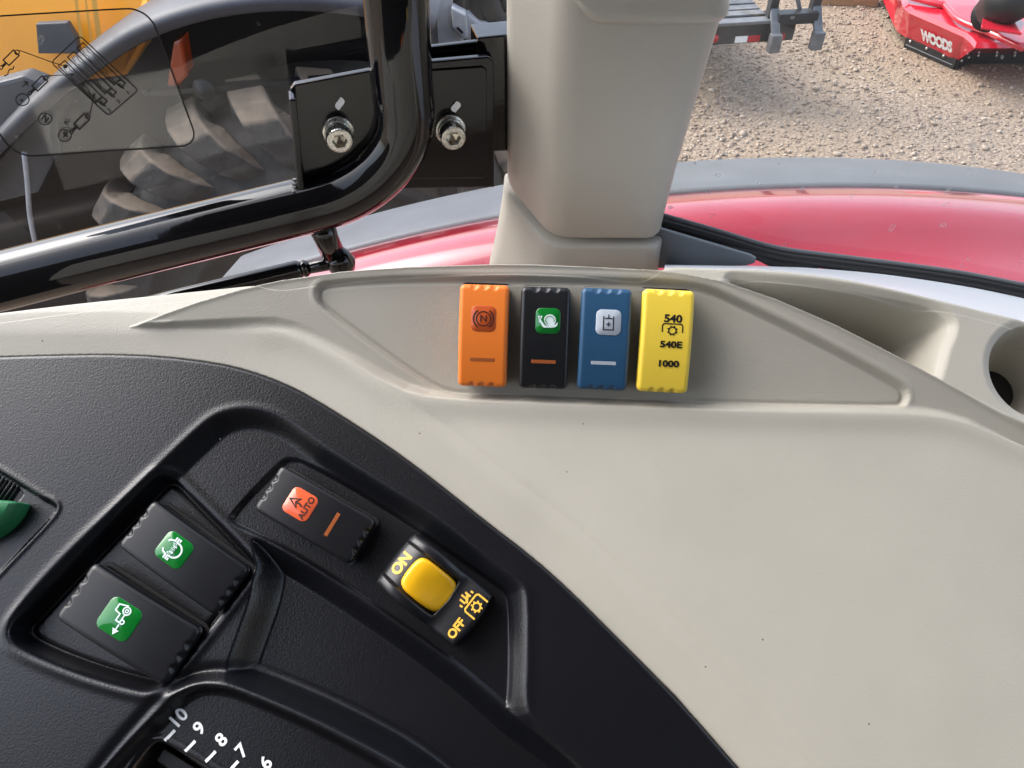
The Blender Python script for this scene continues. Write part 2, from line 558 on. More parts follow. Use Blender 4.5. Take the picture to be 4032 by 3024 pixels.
def glass_material(name, dust, gloss=1.0, tint=(0.93, 0.96, 0.95), reflection_streaks=False, rough=0.0):
    """thin pane: clear, reflecting by Fresnel, with a film of dust, dried drops and optional painted reflection streaks"""
    m = bpy.data.materials.new(name); m.use_nodes = True
    n, l = m.node_tree.nodes, m.node_tree.links
    n.clear()
    out = n.new("ShaderNodeOutputMaterial")
    tr = n.new("ShaderNodeBsdfTransparent"); tr.inputs[0].default_value = (*tint, 1)
    gl = n.new("ShaderNodeBsdfGlossy"); gl.inputs['Roughness'].default_value = rough
    gl.inputs['Color'].default_value = (1, 1, 1, 1)
    fr = n.new("ShaderNodeFresnel"); fr.inputs[0].default_value = 1.5
    fm = n.new("ShaderNodeMath"); fm.operation = 'MULTIPLY'; fm.inputs[1].default_value = gloss
    l.new(fr.outputs[0], fm.inputs[0])
    m1 = n.new("ShaderNodeMixShader")
    l.new(fm.outputs[0], m1.inputs[0]); l.new(tr.outputs[0], m1.inputs[1]); l.new(gl.outputs[0], m1.inputs[2])
    df = n.new("ShaderNodeBsdfDiffuse"); df.inputs[0].default_value = (0.55, 0.55, 0.54, 1)
    tc = n.new("ShaderNodeTexCoord")
    n1 = n.new("ShaderNodeTexNoise"); n1.inputs['Scale'].default_value = 14; n1.inputs['Detail'].default_value = 5
    l.new(tc.outputs['Object'], n1.inputs['Vector'])
    mr = n.new("ShaderNodeMapRange"); mr.inputs['From Min'].default_value = .35; mr.inputs['From Max'].default_value = .75
    mr.inputs['To Min'].default_value = dust * .15; mr.inputs['To Max'].default_value = dust * 1.5
    l.new(n1.outputs['Fac'], mr.inputs['Value'])
    # dried drops: rings around voronoi seeds in some cells
    v = n.new("ShaderNodeTexVoronoi"); v.inputs['Scale'].default_value = 120; v.inputs['Randomness'].default_value = 1
    wv = n.new("ShaderNodeTexNoise"); wv.inputs['Scale'].default_value = 160
    l.new(tc.outputs['Object'], wv.inputs['Vector'])
    va = n.new("ShaderNodeVectorMath"); va.operation = 'MULTIPLY_ADD'
    l.new(wv.outputs['Color'], va.inputs[0]); va.inputs[1].default_value = (.008, .008, .008); l.new(tc.outputs['Object'], va.inputs[2])
    l.new(va.outputs[0], v.inputs['Vector'])
    c = n.new("ShaderNodeMath"); c.operation = 'COMPARE'; c.inputs[1].default_value = 0.17; c.inputs[2].default_value = 0.035
    l.new(v.outputs['Distance'], c.inputs[0])
    sep = n.new("ShaderNodeSeparateColor"); l.new(v.outputs['Color'], sep.inputs[0])
    g = n.new("ShaderNodeMath"); g.operation = 'GREATER_THAN'; g.inputs[1].default_value = 0.80
    l.new(sep.outputs[1], g.inputs[0])
    mu = n.new("ShaderNodeMath"); mu.operation = 'MULTIPLY'; l.new(c.outputs[0], mu.inputs[0]); l.new(g.outputs[0], mu.inputs[1])
    mu2 = n.new("ShaderNodeMath"); mu2.operation = 'MULTIPLY_ADD'; mu2.inputs[1].default_value = dust * 6.0
    if reflection_streaks:  # pale diffuse streaks painted in as reflections on the pane
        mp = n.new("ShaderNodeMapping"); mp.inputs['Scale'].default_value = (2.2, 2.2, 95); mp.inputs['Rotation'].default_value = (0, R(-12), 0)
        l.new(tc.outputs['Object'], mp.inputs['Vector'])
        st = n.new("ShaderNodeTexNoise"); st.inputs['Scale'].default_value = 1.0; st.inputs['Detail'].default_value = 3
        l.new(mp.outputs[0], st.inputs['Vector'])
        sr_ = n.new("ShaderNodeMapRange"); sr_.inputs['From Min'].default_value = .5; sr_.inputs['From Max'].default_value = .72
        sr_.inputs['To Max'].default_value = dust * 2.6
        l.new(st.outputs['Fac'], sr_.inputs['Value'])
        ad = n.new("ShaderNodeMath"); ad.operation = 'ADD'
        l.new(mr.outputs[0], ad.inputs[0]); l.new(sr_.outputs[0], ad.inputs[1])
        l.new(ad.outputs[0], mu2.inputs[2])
    else:
        l.new(mr.outputs[0], mu2.inputs[2])
    l.new(mu.outputs[0], mu2.inputs[0])
    m2 = n.new("ShaderNodeMixShader")
    l.new(mu2.outputs[0], m2.inputs[0]); l.new(m1.outputs[0], m2.inputs[1]); l.new(df.outputs[0], m2.inputs[2])
    l.new(m2.outputs[0], out.inputs[0])
    return m


M['ground'] = ground_material()
M['stones'] = stone_material()
M['glass_side'] = glass_material('side_glass', 0.014, 0.8, (0.80, 0.83, 0.87), reflection_streaks=True)
M['glass_rear'] = glass_material('rear_glass', 0.07, 0.8)
M['film'] = glass_material('decal_film', 0.055, 1.5, (0.96, 0.96, 0.95), rough=0.08)

# ================================================================== SETTING
gs = 220.0
ground = obj('ground', [(-gs, -gs, 0), (gs, -gs, 0), (gs, gs, 0), (-gs, gs, 0)], [(0, 1, 2, 3)], M['ground'], smooth=False)
tag(ground, kind='structure')


def make_stones():
    t = (1 + 5 ** .5) / 2
    ico = np.array([(-1, t, 0), (1, t, 0), (-1, -t, 0), (1, -t, 0), (0, -1, t), (0, 1, t), (0, -1, -t), (0, 1, -t), (t, 0, -1), (t, 0, 1), (-t, 0, -1), (-t, 0, 1)], float)
    ico /= np.linalg.norm(ico[0])
    tri = np.array([(0, 11, 5), (0, 5, 1), (0, 1, 7), (0, 7, 10), (0, 10, 11), (1, 5, 9), (5, 11, 4), (11, 10, 2), (10, 7, 6), (7, 1, 8), (3, 9, 4), (3, 4, 2), (3, 2, 6), (3, 6, 8), (3, 8, 9), (4, 9, 5), (2, 4, 11), (6, 2, 10), (8, 6, 7), (9, 8, 1)])
    N = 42000
    X = rng.uniform(-1.2, 5.6, N); Y = rng.uniform(3.2, 8.2, N)
    keep = (X > 0.13 * Y - .6) & (X < 0.78 * Y + .3)
    # wheel tracks leave stretches of bare sand
    tr = np.sin(X * 1.7 + Y * 1.1) + 0.6 * np.sin(X * 3.1 - Y * 2.3 + 1.0)
    keep &= (tr > -0.55) | (rng.random(N) < .38)
    X, Y = X[keep], Y[keep]; N = len(X)
    s = rng.lognormal(math.log(0.0066), 0.45, N)
    s = np.clip(s, .004, .028)
    V = np.empty((N, 12, 3)); 
    sc = rng.uniform(.65, 1.35, (N, 1, 3)) * s[:, None, None]
    sc[:, :, 2] *= .7
    V = ico[None] * sc * rng.uniform(.8, 1.2, (N, 12, 1))
    a = rng.uniform(0, 6.28, N); ca, sa = np.cos(a)[:, None], np.sin(a)[:, None]
    x, y = V[:, :, 0].copy(), V[:, :, 1].copy()
    V[:, :, 0] = x * ca - y * sa; V[:, :, 1] = x * sa + y * ca
    V[:, :, 0] += X[:, None]; V[:, :, 1] += Y[:, None]; V[:, :, 2] += (s * .25)[:, None]
    Fc = (tri[None] + (np.arange(N) * 12)[:, None, None]).reshape(-1, 3)
    me = bpy.data.meshes.new('gravel')
    me.vertices.add(N * 12); me.vertices.foreach_set('co', V.astype(np.float32).ravel())
    me.loops.add(Fc.size); me.loops.foreach_set('vertex_index', Fc.astype(np.int32).ravel())
    me.polygons.add(len(Fc)); me.polygons.foreach_set('loop_start', np.arange(0, Fc.size, 3, dtype=np.int32))
    me.update(calc_edges=True); me.validate()
    me.materials.append(M['stones'])
    o = bpy.data.objects.new('gravel', me); COL.objects.link(o)
    tag(o, 'loose tan and grey gravel stones strewn over the yard', 'gravel', kind='stuff')


make_stones()

# ================================================================== BEIGE CONSOLE
BLACK_OUT = [(-300, 1408), (0, 1400), (200, 1394), (400, 1390), (625, 1397), (850, 1424), (980, 1455), (1105, 1500), (1225, 1560), (1425, 1685), (1600, 1805), (1800, 1960),
             (1905, 2045), (2100, 2194), (2250, 2329), (2400, 2479), (2550, 2629), (2700, 2784), (2900, 3014), (3010, 3140), (3150, 3310), (3150, 3420), (-300, 3420)]
BH = -0.0035                                   # level of the black console's top
black_poly = polyuv(BLACK_OUT, BH)
crest_px = [(507, 1282), (650, 1221), (780, 1175), (950, 1125), (1105, 1091), (1350, 1056), (1600, 1038), (1950, 1027), (2100, 1028), (2300, 1036), (2600, 1050),
            (2700, 1064), (2850, 1092), (3061, 1164), (3302, 1269), (3543, 1392), (3784, 1525), (4032, 1670), (4260, 1808)]
lip_px = [(4260, 1915), (4032, 1793), (3904, 1727), (3802, 1677), (3693, 1650), (3543, 1637), (3000, 1631), (2700, 1626), (2100, 1606), (1850, 1596), (1690, 1582), (1600, 1557), (1500, 1507),
          (1400, 1445), (1300, 1388), (1215, 1340), (1150, 1313), (1080, 1299), (960, 1292), (780, 1288)]
pod_poly = polyuv(crest_px + lip_px, PA, PB, PC)
rec_px = [(1270, 1106), (1300, 1101), (1400, 1092), (1600, 1080), (2100, 1083), (2500, 1092), (2700, 1102), (2800, 1124), (2880, 1160), (3182, 1305), (3520, 1485), (3573, 1520), (3586, 1560), (3570, 1600), (3525, 1613),
          (3300, 1610), (2700, 1597), (2105, 1567), (1820, 1563), (1750, 1552), (1675, 1515), (1500, 1395), (1280, 1230), (1243, 1190), (1234, 1150), (1244, 1122)]
rec_poly = polyuv(rec_px, PA, PB, PC)
outer_px = [(-300, 1255), (0, 1220), (300, 1180), (630, 1142), (870, 1115), (1000, 1103)]
outer_uv = [tuple(p) for p in polyuv(outer_px)]
outer_uv += [tuple(p) for p in polyuv([(1105, 1089), (1350, 1054), (1600, 1036), (1950, 1025), (2100, 1026), (2300, 1034), (2560, 1046)], PA, PB, PC)]
outer_uv += [tuple(p) for p in polyuv([(2615, 1051), (2820, 1053), (3061, 1061), (3362, 1100), (3663, 1167), (3904, 1227), (4032, 1257), (4400, 1350), (4400, 3500), (-300, 3500)])]
outer_poly = np.array(outer_uv)
pocket_px = [(2860, 1085), (3001, 1104), (3242, 1121), (3483, 1162), (3639, 1192), (3712, 1228), (3752, 1269), (3742, 1311), (3712, 1383), (3700, 1440), (3680, 1500), (3300, 1310), (2900, 1130)]
pocket_poly = polyuv(pocket_px)
cup_c = np.array(uv_on(4098, 1462)); cup_r = 0.0235


def pod_h(U, V):
    return PA + PB * U + PC * V


STEP = 0.00062


def make_beige():
    SB = .00048
    us = np.arange(-.285, .300, SB)
    edge_c = catmull(np.array(outer_uv[:-2]), 6)
    ve = np.interp(us, edge_c[:, 0], edge_c[:, 1])
    k = np.hanning(33); k /= k.sum()
    ve = np.convolve(np.pad(ve, 16, 'edge'), k, 'valid')
    ss = np.concatenate([np.arange(-.0072, .006, .00030), np.arange(.006, .29, SB)])[::-1]
    U, SS = np.meshgrid(us, ss)
    V = ve[None, :] - SS
    V = np.where(V < -.19, -.19 - (-.19 - V) * .02, V)
    sb = sdf(U, V, chaikin(black_poly, 1))        # + inside black console
    h = np.zeros_like(U)
    # ramp falling towards the black console, with a soft crease
    d = -sb
    ramp = np.clip(1 - d / 0.021, 0, 1.3)
    ramp = 0.5 * (ramp + np.sqrt(ramp ** 2 + 0.004)) - 0.03
    h -= (0.0052 + .0004 * sstep(U + .12, .10)) * np.clip(ramp, 0, 2)
    h -= .0008 * np.exp(-((d - .0215) / .0032) ** 2) * sstep(U + .10, .06)
    # upper left shelf is crowned: it levels out towards the window
    vm = .0245
    cr = np.clip(V - vm, 0, None)
    h -= .24 * (np.sqrt(cr ** 2 + .004 ** 2) - .004) * sstep(-.02 - U, .08)
    # pod
    sp = sdf(U, V, pod_poly)
    hp = pod_h(U, V)
    sr = sdf(U, V, chaikin(rec_poly, 1))
    # narrow groove, then the sunk switch field
    hp = hp + 0.00025 * np.exp(-((sr + .0010) / .0012) ** 2) - 0.0022 * sstep(sr, .0019) - 0.0007 * np.exp(-((sr - .0024) / .0009) ** 2)
    # crest side is tight, lip side is soft: distance to the crest polyline alone
    crest = polyuv(crest_px, PA, PB, PC)
    sc = -np.abs(sdf(U, V, catmull(crest, 3), closed=False))
    dc = -sc
    wlip = np.clip(0.0021 + (dc - .004) * .35, .0021, .0065)
    wp = sstep(sp + .0004, wlip)
    # bulge of the panel's rolled edge just outside the lip
    lip = polyuv(lip_px, PA, PB, PC)
    dl = np.abs(sdf(U, V, catmull(lip, 2), closed=False))
    lipw = sstep(np.hypot(U - lip[-1][0], V - lip[-1][1]) , .05)
    roll = 0.0018 * np.exp(-(dl / .0070) ** 2) * lipw
    h = h + roll
    # pocket and cup well behind the crest
    sk = sdf(U, V, chaikin(pocket_poly, 3))
    h = h - 0.003 * sstep(sk + .004, .006) - 0.050 * sstep(sk, .0085) 
    rr = cup_r - np.hypot(U - cup_c[0], V - cup_c[1])
    h = h - 0.0016 * sstep(rr + .004, .005) - 0.010 * sstep(rr, .004) - 0.030 * lstep(rr - .001, .013)
    h = h * (1 - wp) + hp * wp
    # crest lip: a fine bead along the edge
    h += 0.0006 * np.exp(-((sp - .0013) / .0012) ** 2) * (dc < .006)
    # outer edge rolls over and drops
    slope_e = np.gradient(ve, us)
    so = SS / np.sqrt(1 + slope_e[None, :] ** 2)
    out = np.clip(-so + .0022, 0, None)
    r = .0022
    drop = r - np.sqrt(np.clip(r * r - np.minimum(out, r) ** 2, 0, None))
    drop += np.clip(out - r, 0, None) * 9
    h -= drop
    # seat for the black console
    h -= 0.020 * sstep(sb, .0011)
    mask = (sb < .0045) & (V > -.195)
    P = P0 + U[..., None] * PU + V[..., None] * PV + h[..., None] * PN
    root = empty('side_console', W3(0.05, -.05, -.05))
    o = grid_obj('panel', P, mask, M['beige'])
    adopt(root, o)
    tag(root, 'beige moulded plastic side console with sunken switch field and storage pocket', 'console')
    # outer wall that carries the panel edge down
    edge = [p for p in outer_uv[:-2]]
    e3 = []
    for (u, v) in edge:
        on_pod = -.115 < u < .066 
        hh = pod_h(u, v) if on_pod else 0.0
        e3.append(W3(u, v, hh - .055) + np.array([0, .0055, -.0]))
    e3 = catmull(np.array(e3), 4)
    low = e3.copy(); low[:, 2] = 1.62
    wall = loft('outer_wall', [e3, low], M['beige'])
    mat_ = obj('cup_mat', *disc3(W3(cup_c[0], cup_c[1], -.0385), PU, PV, cup_r * .52, 32), M['dark'])
    adopt(root, wall, mat_)
    return root


def disc3(c, a, b, r, n=24):
    v = [c + r * (math.cos(2 * math.pi * k / n) * a + math.sin(2 * math.pi * k / n) * b) for k in range(n)]
    return v, [tuple(range(n))]


beige_root = make_beige()

# ================================================================== BLACK CONSOLE
H_R1, H_R2, H_PLAT, H_PIT = -.0105, -.0160, -.0125, -.0225
R1 = [(940, 1608), (1030, 1613), (1130, 1650), (1250, 1740), (1400, 1838), (1600, 1962), (1725, 2040), (1975, 2238), (2050, 2295), (2072, 2340), (2074, 2560), (2066, 2784), (2110, 2840), (2250, 2966), (2420, 3130), (2600, 3300),
      (1900, 3300), (1620, 3060), (1380, 2930), (1180, 2840), (960, 2740), (800, 2735), (640, 2745), (420, 2700), (200, 2620), (70, 2560), (30, 2480), (70, 2390), (260, 2180), (500, 1955), (650, 1812), (775, 1692), (850, 1632)]
R2 = [(650, 1876), (690, 1880), (724, 1915), (995, 2190), (1008, 2225), (998, 2262), (660, 2690), (620, 2716), (570, 2712), (340, 2648), (110, 2552), (72, 2515), (70, 2470), (120, 2412), (620, 1890)]
PLAT = [(1108, 1818), (1145, 1803), (1200, 1810), (1500, 1978), (1960, 2296), (2005, 2335), (2016, 2400), (2018, 2544), (2014, 2740), (2000, 2788), (1970, 2762), (1800, 2619), (1500, 2404), (1170, 2190), (1000, 2105), (915, 2066), (905, 2030)]
PIT = [(985, 2095), (1170, 2187), (1500, 2401), (1800, 2616), (1965, 2758), (2020, 2812), (2110, 2876), (2250, 2982), (2420, 3145), (2600, 3320), (1900, 3300), (1650, 3060), (1400, 2920), (1200, 2822), (950, 2718), (880, 2660), (930, 2520), (1000, 2330), (1010, 2200)]
MOUND = [(690, 2722), (760, 2684), (850, 2674), (950, 2694), (1200, 2796), (1400, 2894), (1600, 3004), (1800, 3160), (1900, 3330), (200, 3330), (420, 3024), (660, 2752)]
DISH = [(700, 2752), (770, 2716), (860, 2720), (940, 2745), (1180, 2850), (1370, 2950), (1540, 3050), (1700, 3190), (1800, 3340), (200, 3340), (430, 3024), (662, 2790)]
SLOT = [(588, 2936), (618, 2918), (650, 2925), (830, 3030), (1150, 3240), (900, 3400), (320, 3330), (500, 3050)]
LREC = [(-300, 1680), (0, 1848), (165, 1953), (218, 1978), (228, 2002), (205, 2040), (40, 2212), (-110, 2370), (-300, 2500)]
LSLOT = [(-200, 1790), (0, 1884), (80, 1928), (92, 1944), (78, 1966), (-60, 2100), (-200, 2050)]


def black_height(U, V):
    sb = sdf(U, V, chaikin(black_poly, 1))
    h = np.full(U.shape, BH)
    lay = lambda px, a, it=2: sdf(U, V, chaikin(polyuv(px, a), it))

    s = lay(R1, BH, 2)
    x = sstep(s + .001, .010)
    h = h * (1 - x) + H_R1 * x
    # rounded rib along the recess edge
    h += .0004 * np.exp(-((s + .0008) / .0022) ** 2)
    s = lay(PIT, H_PLAT, 2)
    x = lstep(s, .0105, .3)
    h = h * (1 - x) + H_PIT * x
    s = lay(PLAT, H_PLAT, 2)
    x = sstep(s + .0004, .0022)
    h = h * (1 - x) + H_PLAT * x
    s = lay(R2, H_R1, 2)
    h += .0005 * np.exp(-((s + .0022) / .0020) ** 2)
    x = sstep(s, .0030)
    h = h * (1 - x) + H_R2 * x - .0016 * np.exp(-((s - .0024) / .0014) ** 2)
    s = lay(MOUND, BH, 2)
    x = sstep(s + .004, .009)
    h = h * (1 - x) + (BH - .0015) * x
    h -= .0014 * np.exp(-((s + .0035) / .0025) ** 2)
    s = lay(DISH, BH, 2)
    x = sstep(s + .003, .0060)
    h = h * (1 - x) + (BH - .0085) * x
    s = lay(SLOT, BH - .0085, 2)
    h += .0014 * np.exp(-((s + .0016) / .0013) ** 2)
    x = sstep(s, .0022)
    h = h - .03 * x
    s = lay(LREC, BH, 1)
    x = sstep(s, .0020)
    h = h - .0030 * x + .0005 * np.exp(-((s + .0008) / .0010) ** 2)
    s = lay(LSLOT, BH - .003, 2)
    h = h - .02 * sstep(s, .0016)
    # rounded outer edge
    e = np.clip(.0019 - sb, 0, None)
    r = .0019
    h -= np.where(e < r, r - np.sqrt(np.clip(r * r - np.minimum(e, r) ** 2, 0, None)), r + (e - r) * 10)
    return h, sb


def make_black():
    us = np.arange(-.285, .125, STEP); vs = np.arange(-.19, .045, STEP)
    U, V = np.meshgrid(us, vs)
    h, sb = black_height(U, V)
    mask = sb > -.0008
    P = P0 + U[..., None] * PU + V[..., None] * PV + h[..., None] * PN
    root = empty('control_console', W3(-.1, -.08, -.04))
    o = grid_obj('panel', P, mask, M['black'])
    adopt(root, o)
    tag(root, 'black grained plastic control console with recessed switch wells and numbered slider slot', 'console')
    return root


black_root = make_black()


def black_h_at(u, v):
    h, _ = black_height(np.array([[u]]), np.array([[v]]))
    return float(h[0, 0])


# ------------------------------------------------------------------ flat print helpers
def text_mesh(s, size, bold=0.0, align='CENTER', spacing=1.0):
    cu = bpy.data.curves.new('tmp', 'FONT')
    cu.body = s; cu.size = size; cu.align_x = align; cu.align_y = 'CENTER'
    cu.offset = bold; cu.space_character = spacing
    cu.resolution_u = 4
    ob = bpy.data.objects.new('tmp', cu)
    COL.objects.link(ob)
    dg = bpy.context.evaluated_depsgraph_get()
    me = bpy.data.meshes.new_from_object(ob.evaluated_get(dg))
    v = [np.array(p.co) for p in me.vertices]
    f = [tuple(p.vertices) for p in me.polygons]
    bpy.data.objects.remove(ob); bpy.data.curves.remove(cu); bpy.data.meshes.remove(me)
    return v, f


class Print:
    """collects flat shapes in 2D; every shape lies a hair above the one before"""
    def __init__(s):
        s.v, s.f, s.k = [], [], 0

    def add(s, pts, faces):
        b = len(s.v)
        z = s.k * 1.2e-5
        s.v += [(p[0], p[1], z) for p in pts]
        s.f += [tuple(i + b for i in f) for f in faces]
        s.k += 1

    def stroke(s, pts, w, closed=False):
        p = np.array([q[:2] for q in pts], float)
        n = len(p)
        L, Rr = [], []
        for i in range(n):
            a = p[i - 1] if (i > 0 or closed) else p[i]
            b = p[(i + 1) % n] if (i < n - 1 or closed) else p[i]
            d1 = p[i] - a; d2 = b - p[i]
            if np.linalg.norm(d1) < 1e-12: d1 = d2
            if np.linalg.norm(d2) < 1e-12: d2 = d1
            d1 = d1 / np.linalg.norm(d1); d2 = d2 / np.linalg.norm(d2)
            t = d1 + d2
            t = t / (np.linalg.norm(t) + 1e-9)
            nn = np.array([-t[1], t[0]])
            c = max(.45, np.dot(nn, np.array([-d1[1], d1[0]])))
            L.append(p[i] + nn * w / 2 / c); Rr.append(p[i] - nn * w / 2 / c)
        f = [(n + i, n + i + 1, i + 1, i) for i in range(n - 1)]
        if closed: f.append((2 * n - 1, n, 0, n - 1))
        s.add(L + Rr, f)

    def arc(s, c, r, a0, a1, w, n=24, ry=None):
        ry = ry or r
        full = abs(a1 - a0) >= 359.9
        k = n if full else n + 1
        s.stroke([(c[0] + r * math.cos(R(a0 + (a1 - a0) * i / n)), c[1] + ry * math.sin(R(a0 + (a1 - a0) * i / n))) for i in range(k)], w, full)

    def poly(s, pts):
        s.add(pts, [tuple(range(len(pts)))])

    def disc(s, c, r, n=20):
        s.poly([(c[0] + r * math.cos(2 * math.pi * i / n), c[1] + r * math.sin(2 * math.pi * i / n)) for i in range(n)])

    def text(s, t, c, size, bold=0.0, rot=0.0, spacing=1.0, sx=1.0):
        v, f = text_mesh(t, size, bold, spacing=spacing)
        ca, sa = math.cos(rot), math.sin(rot)
        s.add([(c[0] + sx * p[0] * ca - p[1] * sa, c[1] + sx * p[0] * sa + p[1] * ca) for p in v], f)

    def gear(s, c, r, w, teeth=8):
        s.arc(c, r, 0, 360, w, 32)
        for i in range(teeth):
            a = 2 * math.pi * (i + .5) / teeth
            d = np.array([math.cos(a), math.sin(a)])
            s.stroke([np.array(c) + d * (r + w * .45), np.array(c) + d * (r + w * 1.25)], w * 1.05)

    def xf(s, fn):
        return [fn(*p) for p in s.v]


def rrect(w, h, r, n=5):
    pts = []
    for cx, cy, a0 in ((w / 2 - r, h / 2 - r, 0), (-w / 2 + r, h / 2 - r, 90), (-w / 2 + r, -h / 2 + r, 180), (w / 2 - r, -h / 2 + r, 270)):
        for i in range(n + 1):
            a = R(a0 + 90 * i / n)
            pts.append((cx + r * math.cos(a), cy + r * math.sin(a)))
    return pts


# ------------------------------------------------------------------ rocker switches
RW, RL, RZ0, RZ = .0225, .0468, .0075, .0155      # rocker plan, underside and crown height


def rocker_top(x, y):
    return RZ - .0021 * (y / (RL / 2)) ** 2


def rocker_data():
    nx, ny = 56, 104
    def warp(n):
        t = np.linspace(-1, 1, n)
        return np.sign(t) * (1 - (1 - np.abs(t)) ** 1.35)
    xs = warp(nx) * RW / 2; ys = warp(ny) * RL / 2
    X, Y = np.meshgrid(xs, ys)
    rc, re = .0024, .0021
    qx = np.abs(X) - (RW / 2 - rc); qy = np.abs(Y) - (RL / 2 - rc)
    outd = np.hypot(np.maximum(qx, 0), np.maximum(qy, 0)) + np.minimum(np.maximum(qx, qy), 0) - rc
    # pull corner points onto the rounded outline
    cx, cy = np.maximum(qx, 0), np.maximum(qy, 0)
    ln = np.hypot(cx, cy)
    m = outd > 0
    k = np.where(m, rc / np.maximum(ln, 1e-9), 1)
    X = np.where(m, np.sign(X) * (RW / 2 - rc + cx * k), X)
    Y = np.where(m, np.sign(Y) * (RL / 2 - rc + cy * k), Y)
    ins = np.clip(-outd, 0, None)
    e = np.clip(re - ins, 0, re)
    Z = rocker_top(X, Y) - (re - np.sqrt(np.clip(re * re - e * e, 0, None))) * .9
    # three finger notches at each end
    for sx in (-.0046, 0, .0046):
        for sy in (-1, 1):
            d = np.hypot((X - sx) / 1.0, (Y - sy * (RL / 2 - .0002)) / 1.35)
            Z -= .0011 * sstep(.0018 - d, .0008)
    v = np.stack([X, Y, Z], -1).reshape(-1, 3).tolist()
    idx = np.arange(nx * ny).reshape(ny, nx)
    f = [(idx[j, i], idx[j, i + 1], idx[j + 1, i + 1], idx[j + 1, i]) for j in range(ny - 1) for i in range(nx - 1)]
    loop = list(idx[0, :]) + list(idx[1:, -1]) + list(idx[-1, -2::-1]) + list(idx[-2:0:-1, 0])
    b = len(v)
    v += [(v[i][0] * .985, v[i][1] * .99, RZ0) for i in loop]
    n = len(loop)
    for i in range(n):
        j = (i + 1) % n
        f.append((loop[i], b + i, b + j, loop[j]))
    f.append(tuple(b + i for i in range(n)))
    return v, f


rv, rf = rocker_data()


def conform(pr, dz=.00012):
    return pr.xf(lambda x, y, z: (x, y, rocker_top(x, y) + dz + z))


def plate_data(cx, cy, w, h, r, dz, nn=10):
    """rounded lens that follows the crown of the rocker"""
    ol = rrect(w, h, r, 5)
    v = [(cx + x, cy + y) for x, y in ol]
    n = len(v)
    rings = [(1.0, -.0003), (1.0, dz * .5), (.97, dz), (.0, dz)]
    V, Fc = [], []
    for s_, z in rings[:-1]:
        for x, y in v:
            xx, yy = cx + (x - cx) * s_, cy + (y - cy) * s_
            V.append((xx, yy, rocker_top(xx, yy) + z))
    V.append((cx, cy, rocker_top(cx, cy) + dz))
    for k in range(2):
        for i in range(n):
            j = (i + 1) % n
            Fc.append((k * n + i, k * n + j, (k + 1) * n + j, (k + 1) * n + i))
    for i in range(n):
        Fc.append((2 * n + i, 2 * n + (i + 1) % n, 3 * n))
    return V, Fc


def housing_data():
    ol = rrect(RW * .93, RL * .965, .0016, 3)
    n = len(ol)
    V = [(x, y, -.004) for x, y in ol] + [(x, y, RZ0 + .001) for x, y in ol]
    Fc = [(i, (i + 1) % n, n + (i + 1) % n, n + i) for i in range(n)] + [tuple(range(n, 2 * n))]
    # dark rim added as contact shading, reads as a gap around the switch
    b = len(V)
    fl = rrect(RW * 1.05, RL * 1.03, .0024, 3)
    V += [(x, y, -.003) for x, y in fl] + [(x, y, .0008) for x, y in fl]
    Fc += [(b + i, b + (i + 1) % n, b + n + (i + 1) % n, b + n + i) for i in range(n)] + [tuple(range(b + n, b + 2 * n))]
    return V, Fc


rocker_me = {}


def switch_frame(c4, plane, hoff):
    """corners TL, TR, BL, BR (photo px) on plane+hoff -> origin on the plane, axes, scale"""
    a, b, c = plane
    P = []
    for x, y in c4:
        u, v = uv_on(x, y, a + hoff, b, c)
        P.append(W3(u, v, a + hoff + b * u + c * v))
    tl, tr, bl, br = P
    ctr = sum(P) / 4
    ey = (tl + tr) / 2 - (bl + br) / 2; L = np.linalg.norm(ey); ey /= L
    ex = (tr + br) / 2 - (tl + bl) / 2; W = np.linalg.norm(ex)
    nrm = -b * PU - c * PV + PN; nrm /= np.linalg.norm(nrm)
    ex = np.cross(ey, nrm); ex /= np.linalg.norm(ex)
    m = Matrix(((ex[0], ey[0], nrm[0]), (ex[1], ey[1], nrm[1]), (ex[2], ey[2], nrm[2]))).to_4x4()
    base = ctr - nrm * hoff
    return base, m, W, L


def make_switch(name, c4, plane, mat, label, icon, group, tilt=0.0, hoff=.0135):
    base, m, W, L = switch_frame(c4, plane, hoff)
    root = empty(name, base, m.to_euler())
    root.scale = (W / RW, L / RL, 1.0)
    if mat not in rocker_me:
        o = obj('rocker', rv, rf, M[mat], root)
        rocker_me[mat] = o.data
    else:
        o = bpy.data.objects.new('rocker', rocker_me[mat]); COL.objects.link(o); o.parent = root
    o.rotation_euler = (tilt, 0, 0)
    hd = obj('housing', *housing_data(), M['dark'], root, smooth=False)
    icon(o)
    tag(root, label, 'rocker switch', group)
    return root


def add_print(parent, name, pr, mat, dz=.00012):
    return obj(name, conform(pr, dz), pr.f, mat, parent, smooth=False)


ICY = .0082     # height of the symbol lens on the rocker


def lens(parent, mat, cx=.0, cy=ICY, w=.0112, h=.0116, r=.0026, dz=.00025):
    return obj('symbol_lens', *plate_data(cx, cy, w, h, r, dz), mat, parent)


def indicator(parent, mat, cy=-.0105, w=.0112, h=.0016):
    return obj('indicator_bar', *plate_data(0, cy, w, h, .0002, .00012), mat, parent, smooth=False)


def icon_brake(o):
    lens(o, M['brown_lens']); indicator(o, M['rust_lens'])
    p = Print(); q = .0046; c = (0, ICY)
    p.arc(c, .70 * q, 0, 360, .10 * q, 32)
    p.arc(c, .98 * q, 125, 235, .13 * q); p.arc(c, .98 * q, -55, 55, .13 * q)
    p.text('N', c, .95 * q, .00004)
    add_print(o, 'brake_symbol', p, M['ink_dark'], .0004)


